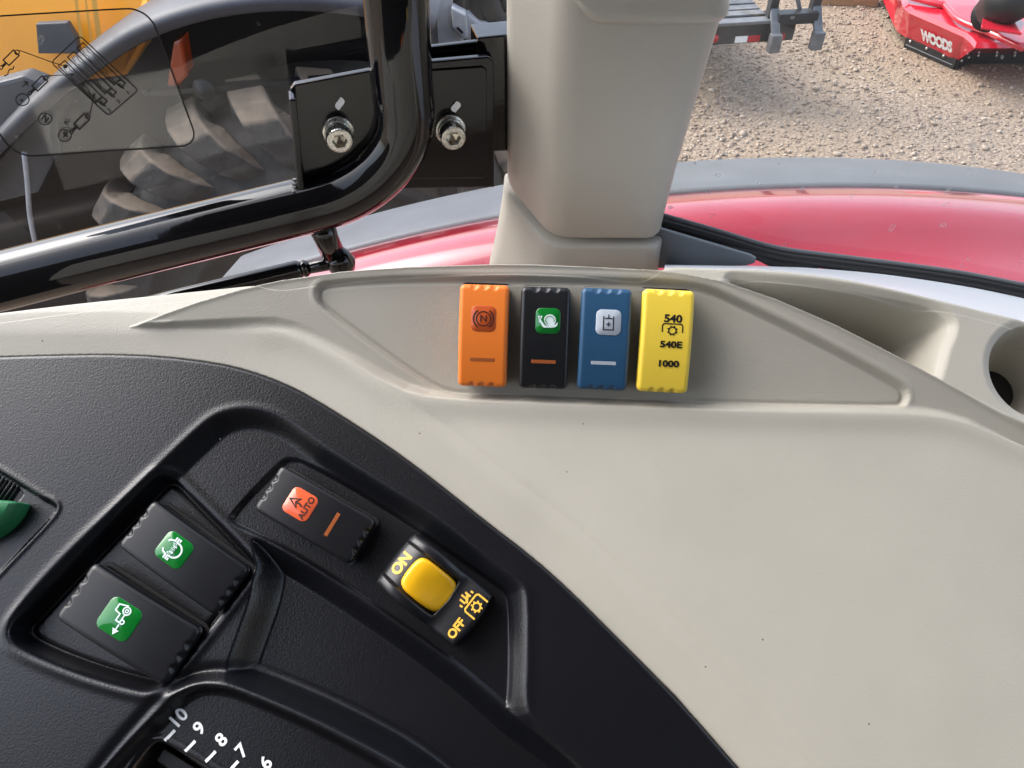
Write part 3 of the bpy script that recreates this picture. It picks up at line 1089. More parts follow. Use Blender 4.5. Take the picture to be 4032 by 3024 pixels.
def icon_snail(o):
    lens(o, M['green_lens'], .0014); indicator(o, M['rust_lens'])
    q = .0046; cx, cy = .0014, ICY
    p = Print()
    T = lambda L: [(cx + a * q, cy + b * q) for a, b in L]
    p.poly(T([(-.95, -.05), (-.80, .10), (-.62, .02), (-.50, -.18), (-.30, -.42), (.10, -.50), (.45, -.40), (.62, -.36), (.78, -.30), (.90, -.12), (.98, -.14), (.92, -.42), (.70, -.60), (.2, -.66), (-.4, -.66), (-.55, -.55), (-.7, -.25)]))
    p.disc((cx + .18 * q, cy + .06 * q), .60 * q, 28)
    p.stroke(T([(-.78, .05), (-.66, .36)]), .10 * q); p.stroke(T([(-.86, .05), (-.90, .34)]), .10 * q)
    p.disc(T([(-.66, .42)])[0], .09 * q, 10); p.disc(T([(-.90, .40)])[0], .09 * q, 10)
    add_print(o, 'snail_symbol', p, M['ink_pale'], .0004)
    p2 = Print(); c = (cx + .18 * q, cy + .06 * q)
    p2.arc(c, .42 * q, -20, 200, .07 * q); p2.arc((c[0] - .05 * q, c[1]), .36 * q, 200, 250, .06 * q)
    p2.arc((c[0], c[1] - .02 * q), .56 * q, 175, 245, .05 * q)
    add_print(o, 'spiral', p2, M['green_lens'], .0007)


def icon_cylinder(o):
    lens(o, M['white_lens'], .0012); indicator(o, M['white_lens'])
    q = .0046; cx, cy = .0012, ICY
    T = lambda L: [(cx + a * q, cy + b * q) for a, b in L]
    p = Print()
    p.stroke(T([(-.48, .62), (-.48, -.72), (.48, -.72), (.48, .62)]), .10 * q)
    p.stroke(T([(-.36, .40), (.36, .40)]), .10 * q); p.stroke(T([(0, .45), (0, .78)]), .10 * q)
    p.stroke(T([(-.22, -.16), (.22, -.16)]), .10 * q); p.stroke(T([(0, -.38), (0, .06)]), .10 * q)
    add_print(o, 'cylinder_symbol', p, M['ink_black'], .0004)


def icon_540(o):
    p = Print(); cx = .0022
    p.text('540', (cx, .0106), .0047, .00018, sx=1.12)
    q = .0046
    p.stroke([(cx - .0044, .0046), (cx - .0044, .0076), (cx - .0038, .0084), (cx + .0038, .0084), (cx + .0044, .0076), (cx + .0044, .0046)], .00052)
    p.gear((cx, .0054), .0016, .00058, 8)
    p.text('540E', (cx - .0002, -.0010), .0040, .00016, sx=1.2)
    p.text('1000', (cx - .0008, -.0098), .0040, .00016, sx=1.2)
    add_print(o, 'lettering', p, M['ink_black'], .00012)


def icon_auto(o):
    lens(o, M['orange_lens'], .0006, .0072, .0122, .0122); indicator(o, M['rust_lens'], -.0086)
    p = Print(); q = .0050; c = (.0006, .0076)
    T = lambda L: [(c[0] + a * q, c[1] + b * q) for a, b in L]
    p.stroke(T([(0, .92), (-.42, .10), (0, .34), (.42, .10)]), .12 * q, True)
    p.stroke(T([(0, .30), (0, -.02), (-.12, -.30)]), .15 * q)
    p.text('AUTO', (c[0], c[1] - .72 * q), .0036, .00008, sx=1.05)
    add_print(o, 'steering_symbol', p, M['ink_dark'], .0004)


def icon_difflock(o):
    lens(o, M['green_lens'], .0005, .0040, .0118, .0122)
    p = Print(); q = .0050; c = (.0005, .0040)
    T = lambda L: [(c[0] + a * q, c[1] + b * q) for a, b in L]
    w = .14 * q
    p.arc(c, .60 * q, 195, 345, w, 20)
    p.stroke(T([(-.95, .16), (-.60, .16), (-.58, -.16)]), w); p.stroke(T([(.95, .16), (.60, .16), (.58, -.16)]), w)
    p.stroke(T([(-.95, .34), (-.62, .34), (-.52, .66), (-.34, .80)]), w); p.stroke(T([(.95, .34), (.62, .34), (.52, .66), (.34, .80)]), w)
    p.stroke(T([(-.95, -.02), (-.72, -.02)]), w); p.stroke(T([(.95, -.02), (.72, -.02)]), w)
    for sx in (-1, 1):
        p.poly(T([(sx * .48, .40), (sx * .20, .22), (sx * .20, -.12), (sx * .48, .02)][::sx]))
    p.disc(T([(0, .08)])[0], .17 * q, 16)
    add_print(o, 'differential_symbol', p, M['ink_pale'], .0004)
    p2 = Print(); p2.arc(T([(0, .08)])[0], .10 * q, 0, 360, .05 * q, 14)
    for sx in (-.34, -.42, .34, .42): p2.stroke(T([(sx, .26), (sx, -.02)]), .04 * q)
    add_print(o, 'cut_lines', p2, M['green_lens'], .0007)


def icon_tractor(o):
    lens(o, M['green_lens'], .0002, .0030, .0122, .0132)
    p = Print(); q = .0054; c = (.0002, .0026)
    T = lambda L: [(c[0] + a * q, c[1] + b * q) for a, b in L]
    w = .095 * q
    p.stroke(T([(.98, .02), (.80, .62), (.36, .62), (.30, .22), (-.16, .22), (-.16, -.08), (.36, -.08)]), w)
    p.arc(T([(.66, -.06)])[0], .25 * q, 0, 360, w, 20); p.arc(T([(.66, -.06)])[0], .10 * q, 0, 360, w * .8, 12)
    p.arc(T([(-.06, -.20)])[0], .13 * q, 0, 360, w, 14)
    p.stroke(T([(-.26, -.12), (-.95, -.12)]), w)
    p.poly(T([(-1.0, -.12), (-.62, .12), (-.62, -.36)]))
    add_print(o, 'tractor_symbol', p, M['ink_pale'], .0004)


POD = (PA - .0021, PB, PC)
G_POD = 'rocker switches in the beige switch field'
make_switch('rocker_switch', [(1811, 1120), (2006, 1123), (1801, 1521), (1994, 1527)], POD, 'rocker_orange',
            'orange rocker switch with circled N brake symbol', icon_brake, G_POD)
make_switch('rocker_switch', [(2053, 1128), (2247, 1133), (2040, 1528), (2233, 1536)], POD, 'rocker_black',
            'black rocker switch with green snail symbol', icon_snail, G_POD)
make_switch('rocker_switch', [(2292, 1133), (2490, 1140), (2271, 1533), (2468, 1541)], POD, 'rocker_blue',
            'blue rocker switch with white cylinder and plus symbol', icon_cylinder, G_POD)
make_switch('rocker_switch', [(2534, 1138), (2739, 1146), (2507, 1541), (2706, 1553)], POD, 'rocker_yellow',
            'yellow rocker switch printed 540, 540E and 1000', icon_540, G_POD)
G_BLK = 'black rocker switches in the black console'
make_switch('rocker_switch', [(985, 1990), (1110, 1835), (1360, 2222), (1478, 2040)], (H_PLAT, 0, 0), 'rocker_black',
            'black rocker switch with orange AUTO steering arrow symbol', icon_auto, G_BLK, tilt=R(4.5))
make_switch('rocker_switch', [(446, 2137), (612, 1966), (829, 2415), (972, 2238)], (H_R2, 0, 0), 'rocker_black',
            'black rocker switch with green differential lock symbol', icon_difflock, G_BLK, tilt=R(4.5))
make_switch('rocker_switch', [(190, 2415), (386, 2216), (622, 2688), (786, 2487)], (H_R2, 0, 0), 'rocker_black',
            'black rocker switch with green tractor and arrow symbol', icon_tractor, G_BLK, tilt=R(4.5))


# ------------------------------------------------------------------ ON / OFF power take-off switch
def make_pto():
    hoff = .0105
    base, m, W, L = switch_frame([(1470, 2285), (1640, 2100), (1795, 2549), (1938, 2352)], (H_PLAT, 0, 0), hoff)
    W *= 1.06; L *= 1.05
    root = empty('power_take_off_switch', base, m.to_euler())
    nx, ny = 70, 110
    xs = np.linspace(-1, 1, nx); ys = np.linspace(-1, 1, ny)
    X, Y = np.meshgrid(xs, ys)

    def prof(Y):
        # paddle low at the OFF end (y=-1), tall hump at the ON end
        return np.interp(Y, [-1, -.62, -.40, -.28, -.12, .1, .35, .62, .82, 1.0], [.0098, .0088, .0080, .0084, .0116, .0146, .0160, .0158, .0140, .0112])
    PY = np.linspace(-1, 1, 400)
    k = np.hanning(71); k /= k.sum()
    ps = np.convolve(np.pad(prof(PY), 35, 'edge'), k, 'valid')
    top = lambda Y: np.interp(Y, PY, ps)

    def surf(X, Y):
        Z = top(Y)
        chan = sstep(.70 - np.abs(X), .10) * sstep(Y + .34 - .05 * np.abs(X), .10)
        Z = Z - .0034 * chan
        # side flanks step in beside the paddle
        return Z
    # plan outline bulges a little at both ends
    ex = X * W / 2 * (1 - .05 * np.abs(Y) ** 4)
    ey = Y * L / 2 * (1 - .07 * np.abs(X) ** 2.2)
    Z = surf(X, Y)
    edge = np.minimum((1 - np.abs(X)) * W / 2, (1 - np.abs(Y)) * L / 2)
    r = .0027
    e = np.clip(r - edge, 0, r)
    Z = Z - (r - np.sqrt(np.clip(r * r - e * e, 0, None)))
    V = np.stack([ex, ey, Z], -1).reshape(-1, 3).tolist()
    idx = np.arange(nx * ny).reshape(ny, nx)
    Fc = [(idx[j, i], idx[j, i + 1], idx[j + 1, i + 1], idx[j + 1, i]) for j in range(ny - 1) for i in range(nx - 1)]
    loop = list(idx[0, :]) + list(idx[1:, -1]) + list(idx[-1, -2::-1]) + list(idx[-2:0:-1, 0])
    b = len(V); n = len(loop)
    V += [(V[i][0], V[i][1], -.003) for i in loop]
    for i in range(n):
        Fc.append((loop[i], b + i, b + (i + 1) % n, loop[(i + 1) % n]))
    obj('body', V, Fc, M['rocker_black'], root)
    # yellow locking slide
    kx, ky, kw, kh = 0.0, .02, W * .60, L * .47
    nx2, ny2 = 34, 34
    a = np.linspace(-1, 1, nx2)
    A, B = np.meshgrid(a, np.linspace(-1, 1, ny2))
    sq = (np.abs(A) ** 6 + np.abs(B) ** 6)
    KX = kx + A * kw / 2 * (1 - .05 * B ** 2); KY = (ky + .10) * L / 2 + B * kh / 2 * (1 - .08 * A ** 2)
    # rounded plan corners
    KX = KX * (1 - .05 * (A * B) ** 4); KY = (ky + .10) * L / 2 + (KY - (ky + .10) * L / 2) * (1 - .05 * (A * B) ** 4)
    KZ = top(KY / (L / 2)) + .0004 - .0030 * np.clip(sq, 0, 2) ** 3 / 2 - .0012 * np.exp(-((A * .8) ** 2 + ((B + .15) * 1.2) ** 2) * 2.2)
    idx = np.arange(nx2 * ny2).reshape(ny2, nx2)
    V2 = np.stack([KX, KY, KZ], -1).reshape(-1, 3).tolist()
    F2 = [(idx[j, i], idx[j, i + 1], idx[j + 1, i + 1], idx[j + 1, i]) for j in range(ny2 - 1) for i in range(nx2 - 1)]
    loop = list(idx[0, :]) + list(idx[1:, -1]) + list(idx[-1, -2::-1]) + list(idx[-2:0:-1, 0])
    b = len(V2); n = len(loop)
    V2 += [(V2[i][0], V2[i][1], .004) for i in loop]
    for i in range(n):
        F2.append((loop[i], b + i, b + (i + 1) % n, loop[(i + 1) % n]))
    k_ = obj('locking_slide', V2, F2, M['knob_yellow'], root)
    k_['label'] = 'yellow locking slide'

    def put(p, dz):
        return p.xf(lambda x, y, z: (x, y, float(surf(np.array(x / (W / 2)), np.array(y / (L / 2)))) + dz + z))
    p = Print()
    p.text('ON', (-.0005, L * .385), .0066, .00030)
    obj('lettering', put(p, .0002), p.f, M['ink_gold'], root, smooth=False)
    p = Print()
    p.text('OFF', (-.0070, -L * .385), .0052, .00022)
    cx, cy = .0056, -L * .40
    p.gear((cx, cy - .0004), .0017, .00075, 8)
    p.stroke([(cx - .0046, cy - .0030), (cx - .0046, cy + .0022), (cx - .0038, cy + .0030), (cx + .0038, cy + .0030), (cx + .0046, cy + .0022), (cx + .0046, cy - .0030)], .0008)
    for i in range(5):
        x = cx - .0040 + i * .0019
        yy = cy + .0044
        hgt = [.0014, .0030, .0036, .0030, .0014][i]
        p.stroke([(x, yy), (x, yy + hgt)], .0009)
    p.stroke([(cx - .0016, cy + .0040), (cx + .0018, cy + .0062)], .0012)
    obj('lettering', put(p, .0002), p.f, M['ink_gold'], root, smooth=False)
    tag(root, 'black safety switch with yellow locking slide, marked ON and OFF', 'switch')


make_pto()


# ------------------------------------------------------------------ numbered slider scale (print on the black console)
def scale_print():
    kids = []
    info = [('10', (705, 2829), (672, 2894)), ('9', (786, 2868), (752, 2936)), ('8', (873, 2914), (832, 2977)), ('7', (953, 2957), (921, 3016)), ('6', (1049, 3005), None)]
    ang0 = None
    for t, c, tk in info:
        u, v = uv_on(c[0], c[1], BH - .0085)
        h = black_h_at(u, v)
        u, v = uv_on(c[0], c[1], h)
        u2, v2 = uv_on(c[0] + 30, c[1] - 33, h)
        ang = math.atan2(v2 - v, u2 - u)
        pr = Print(); pr.text(t, (0, 0), .0078, .00020, spacing=1.0)
        ca, sa = math.cos(ang), math.sin(ang)
        V = []
        for x, y, z in pr.v:
            uu, vv = u + x * ca - y * sa, v + x * sa + y * ca
            V.append((uu, vv, z))
        hh, _ = black_height(np.array([[p[0] for p in V]]), np.array([[p[1] for p in V]]))
        V = [W3(p[0], p[1], hh[0, i] + .00025 + p[2]) for i, p in enumerate(V)]
        kids.append(obj('scale_number', V, pr.f, M['ink_white'], smooth=False))
        if tk:
            u, v = uv_on(tk[0], tk[1], h)
            L, w = .0052, .00135
            q = [(-L / 2, -w / 2), (0, -w / 2), (L / 2, -w / 2), (L / 2, w / 2), (0, w / 2), (-L / 2, w / 2)]
            V = [(u + x * ca - y * sa, v + x * sa + y * ca) for x, y in q]
            hh, _ = black_height(np.array([[p[0] for p in V]]), np.array([[p[1] for p in V]]))
            V = [W3(p[0], p[1], hh[0, i] + .00025) for i, p in enumerate(V)]
            kids.append(obj('scale_tick', V, [(0, 1, 4, 5), (1, 2, 3, 4)], M['ink_white'], smooth=False))
    # slider rail inside the slot
    a = W3(*uv_on(640, 2965, -.024), -.024); b_ = W3(*uv_on(1000, 3200, -.024), -.024)
    kids.append(bar('slider_rail', a, b_, .006, .006, M['rocker_black'], bevel=.0006, up=PN))
    adopt(black_root, *kids)


scale_print()


# ------------------------------------------------------------------ green lever at the console's side
def make_lever():
    root = empty('control_lever', W3(*uv_on(-20, 2050, -.006), -.006))
    # ribbed boot
    kids = []
    p0 = np.array(W3(*uv_on(-60, 1880, -.008), -.010)); p1 = np.array(W3(*uv_on(70, 1955, -.008), -.010))
    d = (p1 - p0)
    rails = []
    n = 60
    w = .0055
    s = np.cross(d / np.linalg.norm(d), PN)
    for k in range(n + 1):
        t = k / n
        z = .0034 + .0012 * math.sin(t * 2 * math.pi * 9)
        prof = [(-1, -.004), (-1, z * .6), (-.7, z), (.7, z), (1, z * .6), (1, -.004)]
        rails.append([p0 + d * t + s * w * a + PN * b for a, b in prof])
    kids.append(loft('ribbed_boot', rails, M['rocker_black'], caps=True))
    # green blade: rounded paddle standing in the slot
    ol = [(-300, 1905), (-120, 1960), (10, 1968), (66, 1974), (60, 1992), (38, 2030), (0, 2075), (-60, 2120), (-300, 2200)]
    ol = chaikin(np.array(ol, float), 2)
    hi = [W3(*uv_on(x, y, .004), .004) for x, y in ol]
    c = sum(hi) / len(hi)
    mid = [c + (p - c) * 1.0 - PN * .002 for p in hi]
    topv = [c + (p - c) * .86 + PN * .0022 for p in hi]
    lo = [p - PN * .016 for p in hi]
    n = len(hi)
    V = lo + mid + topv
    Fc = [(k * n + i, k * n + (i + 1) % n, (k + 1) * n + (i + 1) % n, (k + 1) * n + i) for k in range(2) for i in range(n)]
    Fc.append(tuple(range(2 * n, 3 * n)))
    g = obj('green_grip', V, Fc, M['lever_green'])
    fixn(g.data)
    g['label'] = 'green lever grip'
    kids.append(g)
    adopt(root, *kids)
    tag(root, 'green lever grip in a ribbed slot of the black console', 'lever')


make_lever()

# ================================================================== WINDOW PILLAR
def fillet2(pts, r, n=5):
    """round the corners of an open 2D polyline; r per vertex"""
    pts = [np.asarray(p, float) for p in pts]
    out = [pts[0]]
    for i in range(1, len(pts) - 1):
        a, b, c = pts[i - 1], pts[i], pts[i + 1]
        d1 = (a - b) / np.linalg.norm(a - b); d2 = (c - b) / np.linalg.norm(c - b)
        rr = min(r[i], .45 * np.linalg.norm(a - b), .45 * np.linalg.norm(c - b))
        p, q = b + d1 * rr, b + d2 * rr
        for k in range(n + 1):
            t = k / n
            out.append((1 - t) ** 2 * p + 2 * t * (1 - t) * b + t * t * q)
    out.append(pts[-1])
    return np.array(out)


def pillar_section(z, grow=0.0, left_extra=0.0, slope=0.0):
    """horizontal section of the pillar trim at height z (relative to the eye)"""
    t = np.interp(z, [-.36, -.27, -.14, .3], [0, 0.03, 1, 2.2])
    xr = .0955 + .016 * t
    xl = .0255 + .002 * t
    pts = [(-.003 - left_extra - grow, .476), (-.003 - left_extra - grow, .460), (xl - grow * .5 - left_extra * .5, .42 - grow), (xr + grow, .42 - grow), (xr + .004 + grow, .445), (xr + .004 + grow, .485)]
    s = fillet2(pts, [0, .016, .012, .011, .012, 0], 6)
    s = np.vstack([s, s[:1]])
    return [(p[0], p[1], CAM_Z + z + (slope * max(0, min(p[1], .47) - .42) if p[0] < .05 else 0)) for p in s]


def make_pillar():
    root = empty('window_pillar', (.06, .5, CAM_Z - .36))
    zc = [-.2886, -.2872, -.285, -.24, -.19, -.15, -.10, 0, .15, .4]
    gr = [-.0060, -.0012, 0, 0, 0, 0, 0, 0, 0, 0]
    cover = loft('pillar_cover', [pillar_section(z, g, 0, .40 * max(0, min(1, (-.19 - z) / .09))) for z, g in zip(zc, gr)], M['pillar'])
    zb = [-.46, -.40, -.352, -.33, -.306, -.2935, -.2915, -.2912]
    gb = [.006, .005, .0035, .0028, .0024, .0022, .0010, -.008]
    lx = [.020, .016, .010, .005, .001, 0, 0, 0]
    base = loft('pillar_base', [pillar_section(z, g, l, .40 * max(0, min(1, (z + .40) / .1))) for z, g, l in zip(zb, gb, lx)], M['pillar'])
    # raised bead across the front of the cover
    kids = [cover, base]
    rails = []
    for z, o in [(-.1525, -.001), (-.1515, .0012), (-.149, .0026), (-.146, .0024), (-.142, .0008), (-.139, .0006), (-.136, .0020), (-.131, .0034), (-.12, .0034), (.2, .0034)]:
        s = np.array(pillar_section(z, o))
        s = s[:-1]
        keep = s[(s[:, 1] < .452) & (s[:, 0] > .026)]
        # resample to a fixed count
        d = np.r_[0, np.cumsum(np.linalg.norm(np.diff(keep, axis=0), axis=1))]
        tt = np.linspace(0, d[-1], 40)
        rails.append(np.stack([np.interp(tt, d, keep[:, i]) for i in range(3)], 1))
    rails = np.array(rails)
    # the bead's near end curves away upwards
    for i in range(len(rails)):
        for k in range(40):
            f = max(0, 1 - k / 7)
            rails[i, k, 2] += .018 * f ** 2
            rails[i, k, 1] += .003 * f ** 2
    kids.append(loft('pillar_bead', rails, M['pillar']))
    adopt(root, *kids)
    tag(root, 'tall beige plastic pillar cover rising behind the switches', 'pillar')


make_pillar()

# ================================================================== SIDE WINDOW (left) with tubular frame
YAW = R(13)
WD = np.array([math.cos(YAW), math.sin(YAW), 0])           # along the window
WN = np.array([math.sin(YAW), -math.cos(YAW), 0])          # towards the cab
WQ = np.array([-.02, .45, CAM_Z])


def hitW(x, y, off=0.0):
    return on_plane(x, y, WQ + WN * off, WN)


def make_side_window():
    root = empty('side_window', hitW(900, 1300, -.02))
    def gp(s, z, off):
        return WQ + WD * s + WN * off + np.array([0, 0, z])
    pane = prism('glass_pane', [gp(-.75, -.62, -.024), (gp(.03, -.62, -.024)), (gp(.03, .35, -.024)), gp(-.75, .35, -.024)], -WN * .004, M['glass_side'])
    # only the inner face carries the film of dust: keep a single sheet
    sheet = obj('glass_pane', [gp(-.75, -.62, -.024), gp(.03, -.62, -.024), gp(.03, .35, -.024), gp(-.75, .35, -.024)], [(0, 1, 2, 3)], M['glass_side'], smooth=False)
    bpy.data.objects.remove(pane)
    kids = [sheet]
    # clear decal with operating diagram
    ol = [(-330, 84), (0, 63), (250, 48), (480, 35), (530, 38), (570, 56), (598, 84), (618, 122), (690, 318), (748, 475), (763, 522), (758, 552), (735, 570), (690, 577), (400, 596), (150, 613), (100, 610), (52, 588), (0, 529), (-110, 330), (-330, 250)]
    ol = catmull(np.array(ol + ol[:1], float), 3)[:-1]
    film = obj('decal_film', [hitW(x, y, -.0232) for x, y in ol], [tuple(range(len(ol)))], M['film'], smooth=False)
    kids.append(film)

    z6 = 2.765
    class PxPrint(Print):
        pass
    p = Print()
    p.stroke([(x, -y) for x, y in ol], 6.5, True)
    Z = lambda L: [(x / z6, -y / z6) for x, y in L]
    w = 4.4
    plate = chaikin(np.array(Z([(870, 388), (1505, 985), (1182, 1262), (556, 680)])), 0)
    pl = []
    for i in range(4):
        a, b, c = plate[i - 1], plate[i], plate[(i + 1) % 4]
        d1, d2 = (a - b) / np.linalg.norm(a - b), (c - b) / np.linalg.norm(c - b)
        pl += [b + d1 * 14, b + (d1 + d2) * 4, b + d2 * 14]
    p.stroke(pl, w, True)
    for k in range(3):
        ox, oy = -100 * k, 97 * k
        p.stroke(Z([(835 + ox, 525 + oy), (905 + ox, 465 + oy), (1312 + ox, 862 + oy), (1240 + ox, 925 + oy)]), w, True)
        wav = [(890, 535), (912, 512), (940, 520), (965, 570), (1010, 590), (1060, 665), (1100, 700), (1110, 740), (1150, 760), (1170, 810), (1210, 850), (1250, 895), (1230, 900), (1185, 850), (1130, 790), (1075, 740), (1040, 690), (985, 660), (960, 610), (930, 600)]
        p.stroke(catmull(np.array(Z([(a + ox, b + oy) for a, b in wav])), 2), 2.2, True)
        p.stroke(Z([(1312 + ox, 866 + oy), (1366 + ox, 908 + oy), (1318 + ox, 955 + oy), (1264 + ox, 908 + oy)]), w, True)
        p.stroke(Z([(1238 + ox, 925 + oy), (1318 + ox, 860 + oy)]), w * 1.6)
        p.stroke(Z([(1290 + ox, 910 + oy), (1350 + ox, 968 + oy)]), w * 1.3)
        p.text('123'[k], Z([(1390 + ox, 1012 + oy)])[0], 24, .3, rot=R(48))
    for (dx, dy, rod) in ((0, 0, 1), (312, 280, 0), (770, 705, 1)):
        if dx == 770: dx, dy = 768, 698
        p.stroke(Z([(145 + dx, 545 + dy), (208 + dx, 606 + dy), (98 + dx, 712 + dy), (35 + dx, 655 + dy)]), w * 1.2, True)
        p.arc(Z([(186 + dx, 570 + dy)])[0], 9, 0, 360, w, 16)
        p.stroke(Z([(62 + dx, 690 + dy), (28 + dx, 722 + dy)]), w * 2.4)
        p.arc(Z([(12 + dx, 735 + dy)])[0], 7, 0, 360, w, 14)
    p.stroke(Z([(212, 548), (560, 675), (712, 722)]), w * .8); p.disc(Z([(714, 722)])[0], 8)
    p.stroke(Z([(525, 825), (785, 812)]), w * .8); p.disc(Z([(785, 812)])[0], 6)
    p.stroke(Z([(980, 1240), (1020, 1055)]), w * .8); p.disc(Z([(1020, 1045)])[0], 6); p.disc(Z([(902, 920)])[0], 5)
    for (c, t) in (((245, 1085), '-'), ((490, 1295), 'N'), ((705, 1475), '+')):
        cc = Z([c])[0]
        p.arc(cc, 26, 0, 360, w, 28, ry=23)
        p.text(t, cc, 34 if t == 'N' else 46, 1.2, rot=R(-40))
    p.stroke(Z([(248, 942), (290, 900)]), w); p.stroke(Z([(258, 888), (296, 894), (300, 932)]), w)
    p.stroke(Z([(760, 1322), (712, 1335)]), w); p.stroke(Z([(706, 1318), (704, 1338), (742, 1360)]), w)
    p.stroke(catmull(np.array(Z([(152, 718), (140, 752), (112, 752), (92, 775), (84, 808), (66, 822), (42, 824)])), 4), w)
    V = []
    for x, y, z in p.v:
        V.append(hitW(x, -y, -.0229 + z * 2))
    kids.append(obj('decal_print', V, p.f, M['ink_black'], smooth=False))
    adopt(root, *kids)
    tag(root, 'dusty side window pane carrying a clear decal with lever diagram', 'window')


make_side_window()


def make_frame():
    root = empty('window_frame', hitW(1590, 380))
    path_px = [(1543, -240), (1552, -110), (1560, 0), (1572, 180), (1586, 360), (1593, 440), (1588, 510), (1562, 580), (1512, 650), (1440, 715), (1350, 766), (1250, 799), (1106, 834), (850, 897), (600, 958), (300, 1032), (0, 1108), (-300, 1182)]
    pts = catmull(np.array([hitW(x, y, .004) for x, y in path_px]), 6)
    kids = [tube('tube', pts, .0178, M['gloss_black'], seg=36)]
    # welded bracket plates, stacked with a gasket
    def plate(name, poly, off, th, mat):
        o = prism(name, [hitW(x, y, off) for x, y in poly], -WN * th, mat, bevel=.0011)
        kids.append(o); return o
    LP = [(1143, 352), (1160, 332), (1480, 272), (1600, 420), (1560, 700), (1400, 770), (1205, 800)]
    plate('mounting_plate', LP, .001, .0048, M['plate_black'])
    plate('gasket', [(1150, 356), (1165, 336), (1480, 278), (1600, 420), (1560, 690), (1400, 760), (1210, 790)], -.0042, .0018, M['rubber'])
    plate('mounting_plate', LP, -.0063, .0048, M['plate_black'])
    RP = [(1660, 245), (1920, 222), (1943, 232), (1946, 255), (1948, 738), (1540, 745), (1600, 500)]
    plate('mounting_plate', RP, .001, .0048, M['plate_black'])
    plate('gasket', [(1660, 252), (1930, 230), (1940, 262), (1940, 730), (1540, 738), (1600, 500)], -.0042, .0020, M['rubber'])
    plate('mounting_plate', RP, -.0065, .0048, M['plate_black'])
    plate('mounting_plate', [(1650, 190), (1890, 162), (1905, 175), (1905, 600), (1640, 600)], -.0135, .0045, M['plate_black'])
    # inset seam on the right plate: a thin raised panel
    plate('hinge_leaf', [(1660, 278), (1900, 262), (1918, 276), (1920, 690), (1905, 703), (1560, 706), (1620, 480)], .0022, .0016, M['plate_black'])
    # folded flange down the left plate's side
    fl = bar('flange', hitW(1150, 372, .006), hitW(1192, 815, .006), .004, .012, M['plate_black'], bevel=.0012, up=WN)
    kids.append(fl)
    # arm to the pillar
    arm = prism('hinge_arm', [hitW(1880, 148, -.012), hitW(2080, 128, -.012), hitW(2080, 590, -.012), hitW(1880, 600, -.012)], -WN * .022, M['plate_black'], bevel=.001)
    kids.append(arm)
    # weld bead where tube and plate meet
    wb = catmull(np.array([hitW(1172, 700, .006), hitW(1176, 735, .008), hitW(1166, 765, .010), hitW(1180, 795, .012), hitW(1200, 815, .012)]), 6)
    kids.append(tube('weld_bead', wb, .0032 + .0012 * np.sin(np.arange(len(wb)) * 1.9), M['plate_black'], seg=10))
    # paint check marks
    for (x, y, dx, dy) in ((1338, 408, 14, 25), (1795, 420, 15, 22)):
        ol = [(x + dx * math.cos(a) + .25 * dx * math.cos(3 * a + 1) - (dy * .25) * math.sin(a), y + dy * math.sin(a)) for a in np.linspace(0, 2 * math.pi, 18)[:-1]]
        kids.append(prism('paint_mark', [hitW(a, b, .0032 if x > 1500 else .0014) for a, b in ol], WN * .0003, M['ink_white']))
    adopt(root, *kids)
    # socket head screws with washers, axis towards the cab
    ax = WN; e1 = WD; e2 = np.array([0, 0, 1.])
    for (wx, wy, off) in ((1332, 517, .001), (1772, 508, .0024)):
        c = hitW(wx, wy, off)
        s = empty('socket_screw', c)
        def ring(r, z, n=36): return [e1 * r * math.cos(2 * math.pi * k / n) + e2 * r * math.sin(2 * math.pi * k / n) + ax * z for k in range(n)]
        def lathe(name, prof, mat, n=36, cap=True):
            V = []
            for r, z in prof: V += ring(r, z, n)
            Fc = [(j * n + k, j * n + (k + 1) % n, (j + 1) * n + (k + 1) % n, (j + 1) * n + k) for j in range(len(prof) - 1) for k in range(n)]
            o = obj(name, V, Fc, mat, s); fixn(o.data)
            return o
        lathe('washer', [(.0095, 0), (.0095, .0013), (.0091, .0017), (.003, .0017)], M['zinc'])
        lathe('spring_washer', [(.0078, .0017), (.0080, .002), (.0080, .0036), (.0077, .004), (.003, .004)], M['zinc'])
        # head: knurled cylinder with a hexagonal socket
        n = 48
        V, Fc = [], []
        prof = [(.0073, .0041), (.0076, .0046), (.0076, .0118), (.0072, .0126), (.0064, .0128)]
        for j, (r, z) in enumerate(prof):
            for k in range(n):
                rr = r - (.00018 if (1 <= j <= 2 and k % 2) else 0)
                a = 2 * math.pi * k / n
                V.append(e1 * rr * math.cos(a) + e2 * rr * math.sin(a) + ax * z)
        def hexp(z, R_=.0043):
            out = []
            for k in range(n):
                a = 2 * math.pi * k / n + .25
                m_ = (a % (math.pi / 3)) - math.pi / 6
                rr = R_ * math.cos(math.pi / 6) / math.cos(m_)
                out.append(e1 * rr * math.cos(a - .25 + .25) + e2 * rr * math.sin(a) + ax * z)
            return out
        h0 = len(V); V += hexp(.0128, .0046); V += hexp(.0122, .0043); V += hexp(.0075, .0043)
        m_ = len(prof)
        tot = m_ + 3
        for j in range(tot - 1):
            for k in range(n):
                Fc.append((j * n + k, j * n + (k + 1) % n, (j + 1) * n + (k + 1) % n, (j + 1) * n + k))
        hd = obj('screw_head', V, Fc, M['zinc'], s)
        fixn(hd.data)
        for pl in hd.data.polygons: pl.use_smooth = False
        V = hexp(.0078, .0043)
        obj('socket_floor', V + [ax * .0062], [(k, (k + 1) % n, n) for k in range(n)], M['brass'], s, smooth=False)
        left = wx < 1500
        tag(s, 'zinc socket head screw beside the tube bend on the left plate' if left else 'zinc socket head screw on the plate next to the pillar', 'screw', 'screws holding the window frame plates')
    tag(root, 'glossy black bent steel tube window frame with bolted bracket plates', 'window frame')


make_frame()


